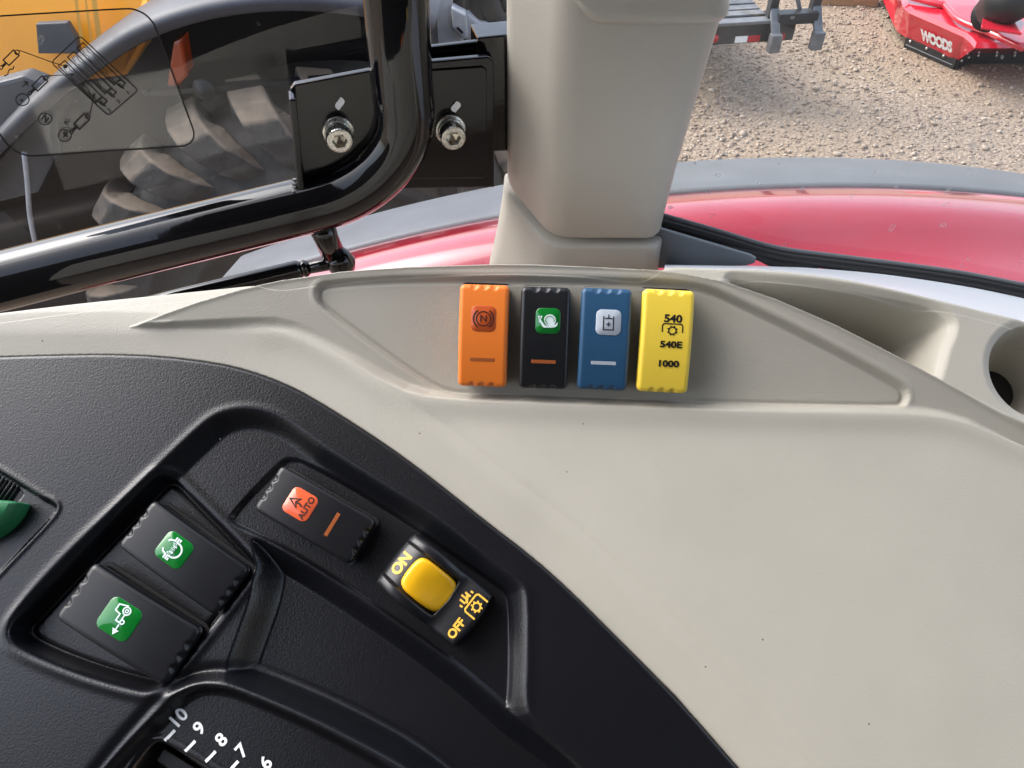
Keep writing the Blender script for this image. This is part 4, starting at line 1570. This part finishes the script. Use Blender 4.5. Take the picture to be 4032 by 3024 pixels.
def make_strut():
    root = empty('gas_strut', hitW(1340, 1030, -.002))
    kids = []
    kids.append(tube('stud', [hitW(1262, 880, .002), hitW(1284, 935, .003), hitW(1312, 1000, .003)], [.0088, .0080, .0078], M['gloss_black'], seg=20))
    pj = hitW(1345, 1030, .003)
    kids.append(tube('ball_joint', [hitW(1318, 1000, .003), hitW(1334, 1024, .003), hitW(1346, 1040, .003), hitW(1354, 1060, .003)], [.0078, .0092, .0098, .0080], M['gloss_black'], seg=20))
    kids.append(tube('rod', [hitW(1352, 1030, .003), hitW(1200, 1058, .004)], .0042, M['gloss_black'], seg=18))
    kids.append(tube('collar', [hitW(1215, 1055, .004), hitW(1205, 1057, .004), hitW(1196, 1059, .004), hitW(1186, 1061, .004)], [.0045, .0058, .0058, .0045], M['gloss_black'], seg=18))
    kids.append(tube('cylinder', [hitW(1192, 1058, .004), hitW(1172, 1064, .004), hitW(700, 1176, .006), hitW(500, 1226, .006)], [.0046, .0066, .0066, .0066], M['gloss_black'], seg=20))
    adopt(root, *kids)
    tag(root, 'thin black gas strut joined to the tube frame by a stud', 'gas strut')


make_strut()

# ================================================================== REAR WINDOW (right of the pillar)
YR = R(18)
VD = np.array([math.cos(YR), -math.sin(YR), 0]); VN = np.array([-math.sin(YR), -math.cos(YR), 0])
VQ = np.array([.106, .45, CAM_Z])


def hitR(x, y, off=0.0):
    return on_plane(x, y, VQ + VN * off, VN)


def make_rear_window():
    root = empty('rear_window', hitR(3200, 1060))
    kids = []
    def gp(s, z, off): return VQ + VD * s + VN * off + np.array([0, 0, z])
    kids.append(obj('glass_pane', [gp(-.02, -.46, -.004), gp(.62, -.46, -.004), gp(.62, .3, -.004), gp(-.02, .3, -.004)], [(0, 1, 2, 3)], M['glass_rear'], smooth=False))
    c = [(2480, 838), (2560, 856), (2615, 873), (2740, 908), (2850, 940), (2960, 974), (3050, 998), (3130, 1012), (3242, 1026), (3400, 1046), (3543, 1064), (3784, 1099), (4032, 1147), (4200, 1182), (4400, 1230)]
    lowp = catmull(np.array([hitR(x, y + 7, .003) for x, y in c]), 5)
    kids.append(tube('rubber_seal', lowp, .0040, M['rubber'], seg=18))
    mid = catmull(np.array([hitR(x, y - 12, .002) for x, y in c]), 5)
    kids.append(tube('seal_lip', mid, .0021, M['rubber'], seg=14))
    upp = catmull(np.array([hitR(x, y - 24, .001) for x, y in c]), 5)
    kids.append(tube('seal_lip', upp, .0016, M['grey_plastic'], seg=12))
    # second, lower lip that swings under the seal
    c2 = [(2480, 905), (2612, 915), (2800, 962), (2920, 990), (2990, 1010), (3040, 1032), (3120, 1046), (3220, 1058)]
    kids.append(tube('seal_lip', catmull(np.array([hitR(x, y, .006) for x, y in c2]), 5), .0030, M['rubber'], seg=14))
    # sill between the console edge and the seal
    up = catmull(np.array([hitR(x, y, .006) for x, y in [(2620, 1040), (2960, 1046), (3080, 1050), (3212, 1056), (3483, 1080), (3784, 1124), (4032, 1174), (4400, 1262)]]), 5)
    ed = polyuv([(2620, 1056), (2950, 1060), (3000, 1062), (3080, 1070), (3362, 1107), (3663, 1174), (4032, 1264), (4400, 1357)])
    dn = catmull(np.array([W3(u, v, -.004) for u, v in ed]), 5)
    kids.append(loft('sill', [up, (up * .6 + dn * .4) + np.array([0, 0, .0006]), dn], M['sill']))
    # grey corner plate
    gpz = [(2560, 890), (2607, 905), (2800, 962), (2955, 1008), (2976, 1020), (2972, 1036), (2940, 1046), (2600, 1056), (2540, 1050)]
    kids.append(prism('corner_plate', [hitR(x, y, .022) for x, y in gpz], -VN * .003, M['grey_plate'], bevel=.0006))
    adopt(root, *kids)
    tag(root, 'rear window with black rubber seal and pale sill right of the pillar', 'window')


make_rear_window()

# ================================================================== RED FENDER
def make_fender():
    root = empty('rear_fender', (.35, .75, CAM_Z - .6))
    def zf(X, zc): return CAM_Z + zc - .255 * (X - .39) ** 2 - .9 * np.clip(X - .66, 0, None) ** 2
    xs = np.linspace(-.40, 1.05, 90)
    ya = [(.40, -.62), (.46, -.525), (.52, -.494), (.58, -.488), (.63, -.488), (.662, -.486), (.684, -.477), (.705, -.463), (.722, -.4565), (.74, -.456), (.76, -.4595), (.78, -.467), (.80, -.4755), (.817, -.484)]
    yb = [(.40, -.60), (.46, -.505), (.52, -.472), (.58, -.464), (.63, -.462), (.662, -.4605), (.684, -.459), (.705, -.4575), (.722, -.4565), (.74, -.458), (.76, -.4615), (.78, -.468), (.80, -.4755), (.817, -.484)]
    ya, yb = catmull(np.array(ya), 4), catmull(np.array(yb), 4)
    aa = 1 - np.clip((xs - .30) / .45, 0, 1) ** .8 * .85
    rails = [np.stack([xs, np.full_like(xs, p[0]), zf(xs, 0) + p[1] * aa + q[1] * (1 - aa)], 1) for p, q in zip(ya, yb)]
    sh = loft('red_shell', rails, M['red_paint'])
    yg = [(.816, -.492), (.8165, -.4845), (.819, -.4812), (.824, -.481), (.86, -.4895), (.905, -.502), (.935, -.5105), (.948, -.5165), (.953, -.524), (.953, -.56)]
    rails = [np.stack([xs - .0 * xs, np.full_like(xs, y), zf(xs, z)], 1) for y, z in yg]
    fl = loft('edge_flange', rails, M['grey_plastic'])
    fl['label'] = 'grey plastic fender edging'
    adopt(root, sh, fl)
    tag(root, 'glossy red tractor fender with grey plastic edging outside the window', 'fender')


make_fender()

# ================================================================== YELLOW MACHINE WITH WHEEL
def revolve(prof, n, axis_y=True):
    """profile (r, y) around the Y axis"""
    V, Fc = [], []
    m = len(prof)
    for k in range(n):
        a = 2 * math.pi * k / n
        for r, y in prof:
            V.append((r * math.sin(a), y, r * math.cos(a)))
    for k in range(n):
        k2 = (k + 1) % n
        for j in range(m - 1):
            Fc.append((k * m + j, k * m + j + 1, k2 * m + j + 1, k2 * m + j))
    return V, Fc


def make_loader():
    root = empty('loader', (-.436, 1.9, 0))
    cx, cz = -.436, .74
    def add(o):
        adopt(root, o); return o
    # wheel
    TY = -.10
    tyre = obj('tyre', *revolve([(.30, 1.66), (.33, 1.645), (.40, 1.628), (.41, 1.618), (.425, 1.618), (.435, 1.628), (.50, 1.622), (.51, 1.612), (.52, 1.622), (.56, 1.635), (.61, 1.66), (.634, 1.72), (.634, 1.98), (.61, 2.04), (.50, 2.07), (.30, 2.05)], 72), M['tyre'], loc=(cx, TY, cz))
    adopt(root, tyre)
    rim = obj('rim', *revolve([(.0, 1.74), (.12, 1.74), (.14, 1.70), (.24, 1.69), (.27, 1.66), (.31, 1.655), (.31, 1.68)], 48), M['yellow_paint'])
    rim.parent = tyre
    # lug: chunky bar that wraps over the shoulder on to the sidewall
    a = .085
    sec = [(-.052, .050), (.052, .050), (.066, 0), (-.066, 0)]
    stations = [(.520, 1.630, .70, .014, .085), (.560, 1.616, .84, .030, .062), (.612, 1.612, .95, .046, .035), (.655, 1.628, 1.0, .056, .012), (.682, 1.665, 1.0, .056, -.008), (.690, 1.72, 1.0, .056, -.03), (.690, 1.80, .95, .056, -.06)]
    V, Fc = [], []
    for (r, y, w, th, sk) in stations:
        nr = np.array([r, y]) 
        if y < 1.64: nrm = np.array([.35, -1.0])
        elif y < 1.7: nrm = np.array([.8, -.6])
        else: nrm = np.array([1., 0])
        nrm = nrm / np.linalg.norm(nrm)
        for s_, k in ((-1, 1), (1, 1), (1.25, 0), (-1.25, 0)):
            rr = r - (0 if k else th) * nrm[0]
            yy = y - (0 if k else th) * nrm[1]
            xx = s_ * .042 * w + sk
            V.append((xx, yy, rr))
    n = len(stations)
    for j in range(n - 1):
        for k in range(4):
            Fc.append((j * 4 + k, j * 4 + (k + 1) % 4, (j + 1) * 4 + (k + 1) % 4, (j + 1) * 4 + k))
    Fc += [(0, 1, 2, 3), tuple((n - 1) * 4 + k for k in range(3, -1, -1))]
    lug = obj('lug', V, Fc, M['lug'], tyre, smooth=False)
    fixn(lug.data)
    bev(lug, .009, 3)
    for k in range(26):
        if k == 0:
            lug.rotation_euler = (0, -.16, 0); continue
        c = lug.copy(); COL.objects.link(c); c.parent = tyre
        c.rotation_euler = (0, -.16 + 2 * math.pi * k / 26, 0)
    # arched fender over the wheel
    rails = []
    th = np.linspace(R(-95), R(19), 76)
    def arch_rail(r, y):
        # a true arc over the wheel that runs out straight towards the step
        t0 = R(-24)
        out = []
        for t in th:
            if t >= t0:
                out.append((cx + r * math.sin(t), y, cz + r * math.cos(t)))
            else:
                k = (t0 - t) * .80
                out.append((cx + r * math.sin(t0) - k * math.cos(t0 - .02 - .12 * k), y, cz + r * math.cos(t0) - k * math.sin(-t0 + .06 + .25 * k)))
        return out
    for r, y in [(.845, 1.60), (.860, 1.590), (.872, 1.594), (.880, 1.615), (.884, 1.68), (.880, 1.77), (.866, 1.81), (.845, 1.82)]:
        rails.append(arch_rail(r, y))
    add(loft('wheel_arch', rails, M['arch']))
    rails = []
    for r, y in [(.843, 1.605), (.835, 1.815), (.80, 2.10), (.40, 2.12)]:
        rails.append(arch_rail(r, y))
    add(loft('arch_liner', rails, M['machine_black']))
    add(box('chassis', (-1.9, 2.13, .35), (-.22, 2.6, 1.35), M['machine_black'], bevel=.02))
    # bodywork
    hood = prism('hood_panel', [on_Y(-420, 420, 1.86), on_Y(500, 300, 1.86), on_Y(600, 130, 1.86), on_Y(588, 80, 1.86), on_Y(564, -25, 1.86), on_Y(520, -240, 1.86), on_Y(-420, -240, 1.86)], (0, .5, .03), M['yellow_paint'], bevel=.012)
    for v_ in hood.data.vertices:
        v_.co.y += .75 * max(0, v_.co.z - 1.45)
    add(hood)
    for (x0, x1) in ((285, 297), (325, 333), (352, 372)):  # paler strips painted on the hood in place of reflections
        add(prism('reflection_strip', [on_Y(x0, -60, 1.8595), on_Y(x1, -60, 1.8595), on_Y(x1 + 30, 160, 1.8595), on_Y(x0 + 30, 160, 1.8595)], (0, .0004, 0), M['pale_yellow']))
    add(prism('window_post', [on_Y(572, -60, 1.95), on_Y(602, -60, 1.95), on_Y(640, 90, 1.95), on_Y(600, 90, 1.95)], (0, .04, 0), M['machine_black'], bevel=.006))
    add(prism('window_post', [on_Y(612, -60, 2.0), on_Y(640, -60, 2.0), on_Y(662, 60, 2.0), on_Y(636, 70, 2.0)], (0, .03, 0), M['machine_grey'], bevel=.004))
    # grey lower frame and step in front of the wheel
    add(prism('step_panel', [on_Y(-420, 430, 1.70), on_Y(90, 300, 1.70), on_Y(170, 330, 1.70), on_Y(210, 640, 1.70), on_Y(150, 760, 1.70), on_Y(-420, 900, 1.70)], (0, .05, 0), M['grey_plastic'], bevel=.008))
    add(prism('dark_intake', [on_Y(140, 95, 1.855), on_Y(262, 90, 1.855), on_Y(300, 150, 1.855), on_Y(310, 212, 1.855), on_Y(150, 212, 1.855)], (0, .02, 0), M['grey_plastic'], bevel=.003))
    # amber marker lamp and round fastener in the arch
    add(prism('marker_lamp', [on_Y(682, 165, 1.64), on_Y(715, 150, 1.64), on_Y(740, 300, 1.64), on_Y(700, 345, 1.64), on_Y(655, 340, 1.64)], (0, .05, 0), M['amber'], bevel=.006))
    c = on_Y(802, 352, 1.62)
    kn = obj('fastener', *revolve([(.0, -.016), (.010, -.014), (.014, -.006), (.022, -.004), (.024, 0), (.0, 0)], 24), M['machine_black'], loc=tuple(c))
    adopt(root, kn)
    add(bar('bracket', c + np.array([-.12, .01, -.01]), c + np.array([.4, .03, .02]), .02, .012, M['machine_black']))
    # cable on the lower left
    add(tube('cable', catmull(np.array([on_Y(95, 600, 1.60), on_Y(108, 720, 1.60), on_Y(118, 850, 1.60), on_Y(140, 960, 1.60), on_Y(165, 1060, 1.62)]), 5), .006, M['machine_grey'], seg=8))
    add(box('axle_beam', (cx - .12, 2.0, cz - .12), (cx + .12, 2.3, cz + .12), M['machine_black'], bevel=.02))
    tag(root, 'yellow machine with big lugged tyre under a dark wheel arch', 'loader')


make_loader()


def make_implement():
    """pale grey machine with hoses seen between the tube and the pillar"""
    root = empty('parked_implement', (-.2, 2.7, 0))
    Y = 2.35
    def add(o): adopt(root, o); return o
    add(prism('grey_cover', [on_Y(1500, -60, Y), on_Y(1790, -40, Y), on_Y(1782, 40, Y), on_Y(1780, 110, Y), on_Y(1830, 150, Y), on_Y(1832, 200, Y), on_Y(1500, 230, Y)], (-.05, .4, .05), M['machine_grey'], bevel=.012))
    add(prism('side_shield', [on_Y(1776, 30, Y - .03), on_Y(1835, 60, Y - .03), on_Y(1842, 150, Y - .03), on_Y(1828, 158, Y - .03), on_Y(1782, 112, Y - .03)], (0, .05, 0), M['machine_grey'], bevel=.006))
    add(prism('foot_plate', [on_Y(1836, 50, Y), on_Y(1890, 95, Y), on_Y(1950, 100, Y), on_Y(1975, 140, Y), on_Y(1830, 170, Y)], (0, .2, 0), M['machine_grey'], bevel=.008))
    add(bar('slot', on_Y(1800, 108, Y - .034), on_Y(1822, 130, Y - .034), .004, .006, M['machine_black']))
    for pts, r in (([(1800, -60), (1815, 0), (1806, 45)], .030), ([(1852, -60), (1880, 40), (1895, 100)], .024), ([(1900, -60), (1930, 20), (1958, 95)], .036), ([(1965, -40), (1985, 10), (1995, 35), (1965, 30), (1955, -10)], .010), ([(1965, 60), (1985, 100), (1980, 140), (2020, 130)], .022)):
        add(tube('hose', catmull(np.array([on_Y(x, y, Y + .05) for x, y in pts]), 6), r, M['machine_black'], seg=12))
    add(box('stand', (-.42, 2.62, 0), (-.12, 3.0, 1.25), M['machine_black'], bevel=.02))
    tag(root, 'pale grey machine with thick black hoses behind the window frame', 'machine')


make_implement()


# ================================================================== TRAILER
def make_trailer():
    root = empty('flatbed_trailer', (1.5, 5.2, 0))
    kids = []
    zb = .36
    A = on_Z(2620, 190, zb); B = on_Z(3120, 158, zb)
    d = (B - A) / np.linalg.norm(B - A); back = np.array([-d[1], d[0], 0])
    up = np.array([0, 0, 1.])
    Wd = np.linalg.norm(B - A)
    P = lambda s, b, z: A + d * s + back * b + up * z
    def bx(name, s0, s1, b0, b1, z0, z1, mat, bevel=.004):
        o = prism(name, [P(s0, b0, z0), P(s1, b0, z0), P(s1, b1, z0), P(s0, b1, z0)], up * (z1 - z0), mat, bevel=bevel)
        kids.append(o); return o
    bx('rear_beam', 0, Wd, 0, .08, 0, .105, M['trailer_black'])
    bx('rear_edge', 0, Wd - .12, -.012, .06, .107, .125, M['galv'])
    s = 0.42
    tl = .075
    # reflective tape, alternating
    i = 0
    sx = .34
    while sx < Wd - .06:
        if i in (1, 2, 4):
            bx('reflective_tape', sx, sx + tl, -.003, .002, .006, .042, M['tape_white'] if i == 1 else M['tape_red'], 0)
        sx += tl + .002; i += 1
    # tail lamp
    lp = P(.285, -.004, .04)
    V, Fc = revolve([(.0, -.012), (.02, -.010), (.028, 0), (.0, 0)], 20)
    lo = obj('tail_lamp', V, Fc, M['tape_red'], loc=tuple(lp)); kids.append(lo)
    # deck planks
    for k in range(9):
        b0 = .09 + k * .082
        bx('deck_plank', 0, Wd - .16 - .004 * (k % 2), b0, b0 + .072, .10 + .003 * (k % 3), .128 + .003 * (k % 3), M['plank'], .004)
    bx('deck_underframe', 0, Wd - .18, .09, 1.6, .03, .09, M['trailer_black'])
    # ramp uprights
    for s0 in (Wd - .145, Wd + .115):
        bx('upright', s0 - .03, s0 + .02, .02, .07, .0 if s0 < Wd else .1, .95, M['trailer_black'])
        kids.append(prism('upright_foot', [P(s0 - .035, -.10, -.03), P(s0 + .03, -.10, -.03), P(s0 + .03, -.10, .07), P(s0 - .035, -.10, .07)], back * .05, M['galv'], bevel=.004))
        kids.append(bar('upright_brace', P(s0, -.07, .05), P(s0, .05, .20), .05, .02, M['galv'], bevel=.003))
    bx('cross_tube', Wd - .13, Wd + .11, .02, .07, .34, .39, M['trailer_black'])
    bx('cross_tube', Wd - .13, Wd + .11, -.03, .05, .10, .16, M['trailer_black'])
    kids.append(bar('diagonal_brace', P(Wd - .08, .045, .36), P(Wd + .02, .045, .16), .02, .02, M['galv']))
    for s0 in (.2, Wd - .3):
        for b0 in (1.2,):
            wv, wf = revolve([(.0, -.08), (.17, -.08), (.24, -.06), (.25, 0), (.24, .06), (.0, .06)], 24)
            M_ = [tuple(P(s0, b0, -zb + .25) + d * p[1] + back * p[0] + up * p[2]) for p in wv]
            kids.append(obj('wheel', M_, wf, M['tyre']))
    adopt(root, *kids)
    tag(root, 'black flatbed trailer end with grey planks and red and white tape', 'trailer')


make_trailer()


# ================================================================== ROTARY MOWER
def make_mower():
    root = empty('rotary_mower', (3.3, 5.8, 0))
    kids = []
    zt, zr, zk = .245, .06, .004
    top = [on_Z(x, y, zt) for x, y in [(3551, 15), (3560, 34), (3580, 52), (3690, 100), (3795, 147), (3818, 166), (3838, 190)]]
    # deck continues beyond the picture
    side = top[-1]
    far_r = side + np.array([1.6, .0, 0]); far_b = far_r + np.array([.25, 1.5, 0]); back_l = top[0] + np.array([.25, .85, 0])
    loop_t = top + [far_r, far_b, back_l]
    red = [on_Z(x, y, zr) for x, y in [(3521, 104), (3535, 126), (3572, 152), (3670, 196), (3735, 226), (3770, 238), (3826, 214)]]
    red += [red[-1] + np.array([1.7, .0, 0]), far_b + np.array([0, .05, zr - zt]), back_l + np.array([-.05, .05, zr - zt])]
    n = len(loop_t)
    V = [np.array(p) for p in loop_t] + [np.array(p) for p in red]
    kids.append(obj('deck_skirt', V, [(i, n + i, n + (i + 1) % n, (i + 1) % n) for i in range(n)], M['mower_red'], smooth=False))
    c = sum(np.array(p) for p in loop_t) / n
    inner = [np.array(p) * .93 + c * .07 + np.array([0, 0, .02]) for p in loop_t]
    Vt = [np.array(p) for p in loop_t] + inner + [c + np.array([0, 0, .055])]
    Ft = [(i, (i + 1) % n, n + (i + 1) % n, n + i) for i in range(n)] + [(n + i, n + (i + 1) % n, 2 * n) for i in range(n)]
    dk = obj('deck_top', Vt, Ft, M['mower_red'], smooth=False); kids.append(dk)
    # rubber skirt under the red side, with pale strip and bolts
    def band(name, a, b, z1, z0, mat, push=.012):
        a, b = np.array(a), np.array(b)
        dd = (b - a) / np.linalg.norm(b - a); nn = np.array([dd[1], -dd[0], 0]) * push
        poly = [np.r_[a[:2], z1] , np.r_[b[:2], z1], np.r_[b[:2], z0], np.r_[a[:2], z0]]
        o = prism(name, poly, nn, mat, bevel=.002); kids.append(o); return dd, nn
    segs = [(red[2], red[5]), (red[5], red[6] + np.array([.0, 0, 0])), (red[6], red[7])]
    for a, b in segs:
        dd, nn = band('rubber_skirt', a, b, zr + .010, zk, M['rubber'])
        L = np.linalg.norm(np.array(b) - np.array(a))
        k = max(2, int(L / .115))
        for i in range(min(k, 7)):
            q = np.array(a) + dd * (L * (i + .3) / k) + nn * 1.15
            V_, F_ = revolve([(.0, -.010), (.008, -.008), (.012, 0), (.0, .002)], 10)
            kids.append(obj('skirt_bolt', V_, F_, M['zinc'], loc=tuple(np.r_[q[:2], zr - .002])))
    a, b = segs[0]
    band('skirt_strip', a * .97 + b * .03, b * .97 + a * .03, zr - .030, zr - .036, M['galv'], .016)
    # lettering on the side
    a3, b3 = np.array(top[2]), np.array(top[4]); c3, d3 = np.array(red[2]), np.array(red[5])
    ex = (d3 - c3); ex /= np.linalg.norm(ex)
    mid = (on_Z(3695, 154, zr + .09))
    # plane of the side: through red edge and top edge
    ey = (a3 + b3) / 2 - (c3 + d3) / 2; ey -= ex * np.dot(ey, ex); ey /= np.linalg.norm(ey)
    nn = np.cross(ex, ey)
    if nn[1] > 0: nn = -nn
    ctr = c3 + ex * np.dot(mid - c3, ex) + ey * .092
    pr = Print(); pr.text('WOODS', (0, 0), .112, .007, spacing=.90, sx=.60)
    kids.append(obj('lettering', [ctr + ex * x + ey * y + nn * (.010 + z) for x, y, z in pr.v], pr.f, M['tape_white'], smooth=False))
    pr = Print(); pr.stroke([(-.16, 0.002), (.16, 0.002)], .004)
    kids.append(obj('lettering_cut', [ctr + ex * x + ey * y + nn * (.012 + z) for x, y, z in pr.v], pr.f, M['mower_red'], smooth=False))
    # deck ribs, gearbox and driveline
    for pts in ([(3640, -60), (3720, 20), (3780, 80), (3900, 130), (4030, 190)], [(3560, -20), (3660, 8), (3720, 20)]):
        q = [on_Z(x, y, .30) for x, y in pts]
        kids.append(tube('deck_rib', catmull(np.array(q), 4), .022, M['mower_red'], seg=8))
    kids.append(tube('driveline_boot', [on_Z(3905, 40, .44), on_Z(3960, 10, .52), on_Z(4060, -50, .62)], [.10, .13, .14], M['machine_black'], seg=20))
    kids.append(tube('gearbox_flange', [on_Z(3895, 56, .36), on_Z(3895, 56, .40)], [.10, .10], M['machine_black'], seg=20))
    kids.append(prism('shield', [on_Z(3870, 60, .41), on_Z(3990, 75, .41), on_Z(4030, 95, .41), on_Z(4020, 140, .41), on_Z(3860, 115, .41)], (0, 0, .015), M['mower_red'], bevel=.004))
    kids.append(bar('lift_lug', on_Z(3890, 10, .40), on_Z(3880, 52, .40), .03, .10, M['mower_red'], bevel=.004))
    kids.append(box('hitch_tongue', (3.9, 6.0, .12), (4.0, 7.4, .2), M['mower_red'], bevel=.005))
    adopt(root, *kids)
    tag(root, 'glossy red rotary mower deck lettered WOODS with black rubber skirt', 'mower')


make_mower()

wb = on_Z(3370, -8, 0.05)
wood = prism('timber_block', [wb + np.array(q) for q in ((-.30, 0, -.05), (.16, -.06, -.05), (.18, .1, -.05), (-.28, .16, -.05))], (0, 0, .09), M['wood'], bevel=.006)
tag(wood, 'short wooden timber lying on the gravel behind the trailer', 'timber')

# ================================================================== CAB (unseen: roof cut short, dark wall added to shape the light)
roof = prism('cab_roof', [(-.50, -1.0, CAM_Z + .50), (.95, -1.0, CAM_Z + .50), (.95, .34, CAM_Z + .50), (-.50, .34, CAM_Z + .50)], (0, 0, .10), M['roof_liner'], bevel=.03)
tag(roof, 'dark cab roof lining, unseen and cut short to shape the light', 'cab roof')
wall = prism('cab_light_blocker', [(-1.15, -.62, .35), (1.1, -.62, .35), (1.1, -.62, CAM_Z + .48), (-1.15, -.62, CAM_Z + .48)], (0, -.06, 0), M['blocker_dark'], bevel=.01)
tag(wall, 'unseen dark panel added behind the camera to block light', 'wall')
